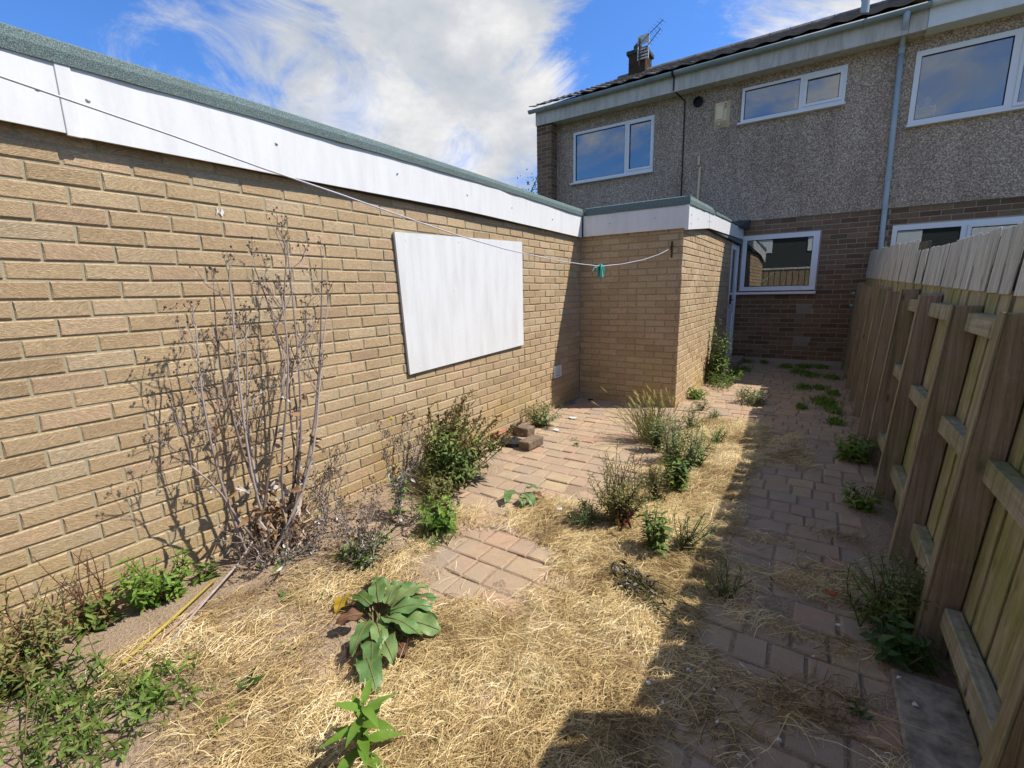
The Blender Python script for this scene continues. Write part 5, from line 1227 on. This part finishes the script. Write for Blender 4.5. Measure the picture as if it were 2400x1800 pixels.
for i_, (x, y, s_) in enumerate(tuft_spots):
    t = thing('path_tuft', 'small green weed tuft in the shaded path joints, ' + ORD[i_] + (' nearest' if i_ else '') + ' the house wall', 'weed', (x, y, 0), 'tufts in the shaded path')
    g = G()
    for k in range(int(70 + 900 * s_)):
        q = Vector((x + vr.gauss(0, s_ * 0.55), y + vr.gauss(0, s_ * 0.9), 0.0)); g.leaf(q, Vector((U(-0.6, 0.6), U(-0.6, 0.6), 1)), jit(1), U(0.03, 0.075), U(0.008, 0.018), vr.random(), U(0.1, 0.7), 0.2, 2)
    g.build('foliage', m_bright, t, kind='stuff')
def bushlet(label, base, n, h, sp, lm, L, W, nl, **k): return weed('fence_weed', label, 'weed', base, fan(base, n, h, sp, foot=sp * 0.5), lm, m_stemgreen, L, W, nl, **k)
bushlet('dense green weed at the fence foot, farthest of three', (0.33, 4.22), 44, 0.24, 0.18, m_bright, 0.06, 0.02, 12)
bushlet('small green weed at the fence foot, middle of three', (0.325, 3.30), 26, 0.16, 0.12, m_bright, 0.05, 0.022, 9)
bushlet('dark feathery weed at the fence foot, nearest of three', (0.335, 2.12), 46, 0.36, 0.17, m_green, 0.044, 0.012, 24)
weed('nettle_weed', 'dark broad leaved weed in the gloom under the nearest fence weed', 'weed', (0.36, 1.93), fan((0.36, 1.93), 12, 0.16, 0.10, foot=0.05), m_deep, m_stemgreen, 0.07, 0.04, 7)
feathery('thin twiggy green weed in the shade beside the cut stems', (-0.225, 1.98), 13, 0.17, 0.11, m_green, 0.028, 0.006, 13)
# --- left side, along the garage wall
weed('leafy_wall_weed', 'bushy bright green weed at the garage wall left of the sticks', 'weed', (-2.33, 0.64), [(Vector((-2.34 + U(-0.03, 0.05), 0.64 + U(-0.07, 0.07), 0)), Vector((-2.30 + U(-0.07, 0.09), 0.65 + U(-0.13, 0.12), U(0.10, 0.31)))) for _ in range(36)], m_bright, m_stemgreen, 0.055, 0.020, 13, leafmat2=m_red, n2=1)
weed('reddish_weed', 'slender weed with reddish seed stems against the garage wall', 'weed', (-2.35, 0.44), [(Vector((-2.36 + U(-0.03, 0.04), 0.44 + U(-0.04, 0.05), 0)), Vector((-2.33 + U(-0.06, 0.05), 0.41 + U(-0.12, 0.09), U(0.22, 0.46)))) for _ in range(11)], m_red, m_stemred, 0.022, 0.006, 26, leafmat2=m_green, n2=6, L2=0.07, W2=0.03)
weed('grey_green_weed', 'sprawling grey green weed cut by the left edge', 'weed', (-2.28, 0.19), [(Vector((-2.28 + U(-0.1, 0.16), 0.17 + U(-0.16, 0.10), 0)), Vector((-2.22 + U(-0.2, 0.25), 0.22 + U(-0.22, 0.2), U(0.10, 0.38)))) for _ in range(48)], m_olive, m_stemred, 0.046, 0.012, 18, leafmat2=m_green, n2=6, L2=0.06, W2=0.022)
weed('wall_sprig', 'single leafy green sprig beside the sticks at the wall foot', 'weed', (-2.33, 0.80), fan((-2.33, 0.82), 8, 0.12, 0.07), m_green, m_stemgreen, 0.06, 0.03, 5)
weed('corner_weed', 'matted bright green weed filling the lower left corner', 'weed', (-1.87, 0.27), [(Vector((-1.9 + U(-0.28, 0.28), 0.25 + U(-0.16, 0.16), 0)), Vector((-1.88 + U(-0.36, 0.36), 0.26 + U(-0.22, 0.2), U(0.03, 0.13)))) for _ in range(84)], m_green, m_stemgreen, 0.046, 0.016, 9)
weed('corner_weed', 'green weed on the soil right of the lower left corner', 'weed', (-1.72, 0.48), [(Vector((-1.74 + U(-0.14, 0.14), 0.46 + U(-0.1, 0.1), 0)), Vector((-1.72 + U(-0.2, 0.2), 0.47 + U(-0.15, 0.12), U(0.03, 0.11)))) for _ in range(30)], m_bright, m_stemgreen, 0.046, 0.016, 8)
SP = [((-1.519, 0.593), 'small dark green dock seedling on the straw near the bottom', m_deep, 0.075, 0.036, 9), ((-1.60, 0.77), 'thin pale green seedling in the dry grass left of the dock', m_bright, 0.045, 0.02, 9), ((-1.45, 0.47), 'flat pale leafed seedling nearest the lower left weeds', m_bright, 0.075, 0.045, 4),
      ((-1.62, 0.62), 'tiny two leaved seedling standing upright in the straw', m_green, 0.06, 0.022, 3), ((-1.85, 0.95), 'green sprout below the tall dead weed', m_green, 0.055, 0.024, 10), ((-1.70, 1.02), 'green sprout between the dead weed and the dock', m_green, 0.05, 0.02, 9), ((-1.06, 0.90), 'dull green sprig in the straw right of the dock', m_olive, 0.03, 0.012, 14),
      ((-0.80, 0.80), 'tiny bright seedling in the straw near the bottom centre', m_bright, 0.03, 0.016, 5), ((-0.68, 0.72), 'small grassy sprout at the bottom edge in shade', m_green, 0.06, 0.008, 12), ((-1.66, 3.50), 'small round green weed growing between the sunny setts', m_bright, 0.03, 0.02, 18), ((-1.74, 3.62), 'tiny green sprout in a sett joint beside the round weed', m_bright, 0.02, 0.012, 8),
      ((-2.28, 3.10), 'low green weed at the foot of the loose bricks', m_bright, 0.035, 0.022, 22), ((0.22, 1.60), 'green shoot in the shaded straw near the slab', m_deep, 0.04, 0.008, 18), ((-0.36, 1.95), 'green sprigs on the shadow edge of the straw', m_green, 0.03, 0.01, 14), ((0.20, 2.42), 'small dark sprout on the shaded path by the fence', m_deep, 0.035, 0.012, 12), ((0.25, 2.2), 'dark low sprouts left of the nearest fence weed', m_deep, 0.04, 0.01, 20)]
for (x, y), lab, mt, L, W, n in SP:
    t = thing('seedling', lab, 'weed', (x, y, 0)); g = G()
    for k in range(n): g.leaf(Vector((x + vr.gauss(0, 0.014), y + vr.gauss(0, 0.014), 0.008)), Vector((U(-0.8, 0.8), U(-0.8, 0.8), U(0.3, 1))), jit(0.4) + Vector((0, 0, 1)), L * U(0.6, 1.1), W * U(0.8, 1.1), vr.random(), U(0.2, 0.7), 0.25, 4)
    g.build('foliage', mt, t)

# ================================================================ STRAW: dead grass blades
gs_ = 0.02; gx, gy = np.arange(-2.2, 0.5, gs_), np.arange(0.2, 5.2, gs_)
DG = np.array([[straw_density(x, y) for x in gx] for y in gy]); HG_ = np.array([[max(0.0, soil_depth(x, y)) for x in gx] for y in gy])
FG = np.array([[2.2 * nz(x, y, 12.0, 1.7) + 1.3 * nz(x, y, 4.0, 5.0) + 0.5 for x in gx] for y in gy])
PG = np.array([[nz(x, y, 21.0, 3.0) * 0.7 + 0.5 * nz(x, y, 33.0, 9.0) for x in gx] for y in gy])
def look(A, p): return A[np.clip(((p[:, 1] - 0.2) / gs_).astype(int), 0, len(gy) - 1), np.clip(((p[:, 0] + 2.2) / gs_).astype(int), 0, len(gx) - 1)]
pts = np.zeros((0, 2)); N = 84000
while len(pts) < N:
    q_ = np.stack([rng.uniform(-2.1, 0.42, 60000), rng.uniform(0.28, 5.1, 60000)], 1)
    d_ = look(DG, q_); d_ = np.where(d_ > 0.12, d_, d_ * 0.35)
    pts = np.concatenate([pts, q_[rng.random(60000) < 0.9 * d_ ** 1.25]])
pts = pts[:N]
ang = look(FG, pts) + rng.normal(0, 0.95, N); hz0 = look(HG_, pts); dens = look(DG, pts)
Ln = rng.gamma(3.0, 0.016, N) + 0.012; Ln *= np.where(rng.random(N) < 0.05, 2.2, 1.0)
wd = rng.uniform(0.0006, 0.0015, N); curv = rng.normal(0, 1.0, N)
zb = rng.uniform(0.001, 0.010, N) + 0.014 * np.clip(dens, 0, 1.1) * rng.random(N) ** 2; tuf = 1 + 2.2 * np.clip(look(PG, pts) * 2, 0, 1); lift = np.abs(rng.normal(0, 0.008, N)) * tuf; tip = np.abs(rng.normal(0, 0.008, N)) * tuf; tip *= np.where(rng.random(N) < 0.04, 4.0, 1.0)
S4 = 4; V = np.zeros((N, S4, 2, 3), np.float32)
for k in range(S4):
    t = k / (S4 - 1); a_ = ang + curv * (t - 0.5); s_ = (t - 0.5) * Ln
    cx = pts[:, 0] + np.cos(ang + curv * (t - 0.5) * 0.5) * s_; cy = pts[:, 1] + np.sin(ang + curv * (t - 0.5) * 0.5) * s_
    cz = hz0 + zb + lift * math.sin(math.pi * t) + tip * t * t; hw = wd * (1.0 - 0.55 * t)
    for q, sg in enumerate((-1, 1)):
        V[:, k, q, 0] = cx - np.sin(a_) * hw * sg; V[:, k, q, 1] = cy + np.cos(a_) * hw * sg; V[:, k, q, 2] = cz + hw * sg * 0.6
idx = np.arange(N, dtype=np.int32)[:, None] * (S4 * 2)
F = np.concatenate([idx + np.array([[2 * k, 2 * k + 1, 2 * k + 3, 2 * k + 2]], np.int32) for k in range(S4 - 1)], 1).reshape(-1)
me = bpy.data.meshes.new('dead_grass'); me.vertices.add(N * S4 * 2); me.vertices.foreach_set('co', V.reshape(-1))
nf = len(F) // 4; me.loops.add(len(F)); me.loops.foreach_set('vertex_index', F); me.polygons.add(nf)
me.polygons.foreach_set('loop_start', np.arange(0, len(F), 4, dtype=np.int32)); me.update(calc_edges=True)
at = me.attributes.new('rnd', 'FLOAT', 'POINT'); at.data.foreach_set('value', np.repeat(np.clip(rng.random(N) * 0.85 + 0.06 + 0.75 * look(PG, pts), 0, 1.0).astype(np.float32), S4 * 2)); me.materials.append(m_straw)
o = bpy.data.objects.new('dead_grass', me); C.objects.link(o); o['kind'] = 'stuff'; o['label'] = 'dry straw coloured dead grass lying over the paving'

# ================================================================ LOOSE THINGS
m_oldbrick = simple('old_dark_brick', (0.16, 0.118, 0.082), 0.95, 0.1, 0.4, 25, 0.7, 150)
m_redbrick = simple('red_brick', (0.36, 0.165, 0.115), 0.95, 0.1, 0.25, 30, 0.6, 150)
def loose(label, pos, rz, mat, tilt=(0, 0), s=(0.215, 0.103, 0.065)):
    g = G(); g.bbox(-s[0] / 2, s[0] / 2, -s[1] / 2, s[1] / 2, 0, s[2], 0.007)
    rr = random.Random(int(pos[0] * 1000)); g.v = [(x + rr.uniform(-0.002, 0.002), y + rr.uniform(-0.002, 0.002), z + rr.uniform(-0.002, 0.002)) for x, y, z in g.v]
    o = bpy.data.objects.new('loose_brick', g.mesh('loose_brick', mat)); C.objects.link(o); o.location = pos; o.rotation_euler = (tilt[0], tilt[1], rz); return tag(o, label, 'brick', 'loose bricks by the garage wall')
loose('dark brown loose brick lying nearest the open setts', (-1.985, 3.275, 0.004), 1.48, m_oldbrick, s=(0.225, 0.115, 0.072))
loose('dark loose brick raised at the back against the wall', (-2.245, 3.54, 0.004), -0.08, m_oldbrick, (0.0, 0.04), s=(0.215, 0.12, 0.085))
loose('pinkish red loose brick lying flat against the garage wall', (-2.375, 3.40, 0.002), 1.40, m_redbrick, s=(0.21, 0.10, 0.055))
g = G(); rr = random.Random(4)
vs = [(-2.16 + 0.105 * math.cos(a) * rr.uniform(0.85, 1.1), 3.25 + 0.10 * math.sin(a) * rr.uniform(0.85, 1.1), z) for z in (-0.01, 0.035) for a in np.linspace(0, 2 * math.pi, 12, endpoint=False)]
g.add(vs, [tuple(range(12, 24))] + [(k, (k + 1) % 12, 12 + (k + 1) % 12, 12 + k) for k in range(12)]); m_burnt = simple('charred_lump', (0.02, 0.02, 0.022), 0.9, 0.2, 0.4, 30, 0.8, 80, 0.01)
tag(g.build('black_lump', m_burnt), 'black lump lying between the three loose bricks', 'rubble')
# canes and sticks on the left
m_cane = simple('yellow_cane', (0.33, 0.25, 0.06), 0.7, 0.2, 0.2, 20); m_stick = simple('grey_stick', (0.30, 0.25, 0.22), 0.9, 0.1, 0.3, 30); m_cane2 = simple('pink_cane', (0.30, 0.19, 0.14), 0.8, 0.2, 0.2, 20)
for nm, lab, pts_, r_, mt in (('cane', 'yellow garden cane lying along the garage wall foot', [(-1.99, 0.40, 0.042), (-2.10, 0.60, 0.045), (-2.24, 0.83, 0.045)], 0.0085, m_cane), ('cane', 'dull pink cane lying beside the yellow cane', [(-1.975, 0.43, 0.038), (-2.08, 0.66, 0.042), (-2.24, 0.92, 0.045)], 0.007, m_cane2),
                          ('stick', 'pale bare stick leaning from the straw up to the dead weed', [(-1.93, 0.50, 0.035), (-2.05, 0.66, 0.05), (-2.20, 0.92, 0.09), (-2.25, 1.03, 0.15)], 0.0065, m_stick), ('stick', 'thin straight dry stalk lying by the wall behind the grey weeds', [(-2.36, 1.22, 0.10), (-2.22, 1.75, 0.09)], 0.005, m_cane),
                          ('stick', 'thin pale stick on the shaded path at the shadow edge', [(-0.48, 5.36, 0.012), (-0.24, 5.34, 0.012)], 0.006, m_stick), ('stick', 'dark twig lying on the soil in front of the dead weed', [(-2.05, 1.02, 0.02), (-1.86, 1.16, 0.03), (-1.72, 1.22, 0.02)], 0.004, m_stick)):
    g = G(); g.tube(pts_, taper(r_, r_ * 0.7, len(pts_)), 7); tag(g.build(nm, mt, smooth=True), lab, nm)
# heap of cut stems on the straw
cu = thing('cut_stems', 'heap of cut dark weed stems lying on the straw at the shadow edge', 'stems', (-0.5, 1.75, 0))
g, gl = G(), G()
for k in range(34):
    t0_, off = U(0, 0.35), U(-0.07, 0.07); a = Vector((-0.76 + 0.5 * t0_ + off * 0.5, 1.90 - 0.22 * t0_ + off, U(0.02, 0.05))); b = a + Vector((U(0.16, 0.36), U(-0.18, -0.06), U(-0.01, 0.02))); b.z = max(b.z, 0.015)
    g.tube(path(a, b, 0.06, 5), taper(0.0026, 0.0015, 5), 4, vr.random(), cap=False)
    for q_ in range(5): gl.leaf(a.lerp(b, vr.random()) + jit(0.01), jit(1), (0, 0, 1), U(0.02, 0.05), U(0.008, 0.02), vr.random(), 0.3, 0.8, 3, 0, 0.1)
g.build('stalks', m_olive, cu, smooth=True); m_cutleaf = leaf_mat('cut_leaf', [(0, (0.03, 0.022, 0.018)), (0.6, (0.09, 0.07, 0.055)), (1, (0.36, 0.30, 0.25))], 0.05, 0.9); gl.build('dry_leaves', m_cutleaf, cu, kind='stuff')
# scraps
m_scrap = simple('white_scrap', (0.55, 0.55, 0.52), 0.7, 0.2, 0.1, 40); m_blue = simple('blue_scrap', (0.06, 0.09, 0.22), 0.5, 0.4); m_orange = simple('orange_scrap', (0.42, 0.09, 0.03), 0.7)
def scrap(label, x, y, s_, mt, cat='scrap', grp=None, z=0.03):
    g = G(); n = 7; rr = random.Random(int(x * 7000 + y * 311))
    top = [(x + s_ * math.cos(a) * rr.uniform(0.6, 1.1), y + s_ * 0.7 * math.sin(a) * rr.uniform(0.6, 1.1), z + rr.uniform(0, 0.012)) for a in np.linspace(0, 2 * math.pi, n, endpoint=False)]
    g.add(top + [(a, b, c - 0.003) for a, b, c in top], [tuple(range(n)), tuple(range(2 * n - 1, n - 1, -1))] + [(k + n, (k + 1) % n + n, (k + 1) % n, k) for k in range(n)])
    tag(g.build('litter_scrap', mt), label, cat, grp)
scrap('round white scrap lying on the straw below the young dock', -1.209, 2.315, 0.022, m_scrap, z=0.022)
scrap('torn white paper strip on the sunny setts near the vent', -2.06, 4.27, 0.06, m_scrap, z=0.008)
scrap('white chalky patch of debris beside the vent weed', -2.02, 3.80, 0.035, m_scrap, z=0.006)
scrap('orange scrap on the shaded straw right of the setts', 0.165, 2.22, 0.022, m_orange, z=0.02)
scrap('crumpled blue wrapper at the foot of the garage corner', -2.36, 4.86, 0.05, m_blue, z=0.02)
scrap('dark crumpled wrapper in the shaded porch corner', -2.22, 5.08, 0.05, m_dark, z=0.02)
scrap('bluish wrapper on the shaded straw near the orange scrap', 0.16, 2.36, 0.022, m_blue, z=0.02)
for i_, (x, y) in enumerate(sorted(((-0.30, 1.55), (-0.34, 1.49), (-0.26, 1.47), (-0.22, 1.53), (-0.17, 1.42), (-0.10, 1.55), (-0.14, 1.30), (-0.30, 1.28), (-0.40, 1.40), (0.02, 1.34), (-0.07, 1.22), (0.10, 1.75), (0.30, 2.50), (0.34, 1.80), (0.37, 1.70), (-0.12, 2.62), (0.18, 2.0), (-0.36, 1.33)), key=lambda q: q[1])):
    scrap('tiny white scrap on the shaded straw, ' + ORD[i_] + (' nearest' if i_ else '') + ' the bottom edge', x, y, U(0.005, 0.010), m_scrap, 'scrap', 'white scraps on the shaded straw', z=U(0.02, 0.035))
scrap('white curled scrap on the sunny soil left of the dock', -1.72, 0.70, 0.014, m_scrap, z=0.03)
g = G(); vs = [(WX + 0.0035, 1.174 + 0.022 * math.cos(a) * q, 1.746 + 0.016 * math.sin(a) * q - (0.02 if k % 3 == 0 else 0)) for k, (a, q) in enumerate(zip(np.linspace(0, 2 * math.pi, 11, endpoint=False), (1, .6, .9, .5, 1.1, .7, 1, .6, .8, .5, .9)))]
g.add(vs + [(x - 0.002, y, z) for x, y, z in vs], [tuple(range(11)), tuple(range(21, 10, -1))] + [(k + 11, (k + 1) % 11 + 11, (k + 1) % 11, k) for k in range(11)]); tag(g.build('bird_dropping', m_scrap), 'white bird dropping splashed on the upper garage bricks', 'stain')
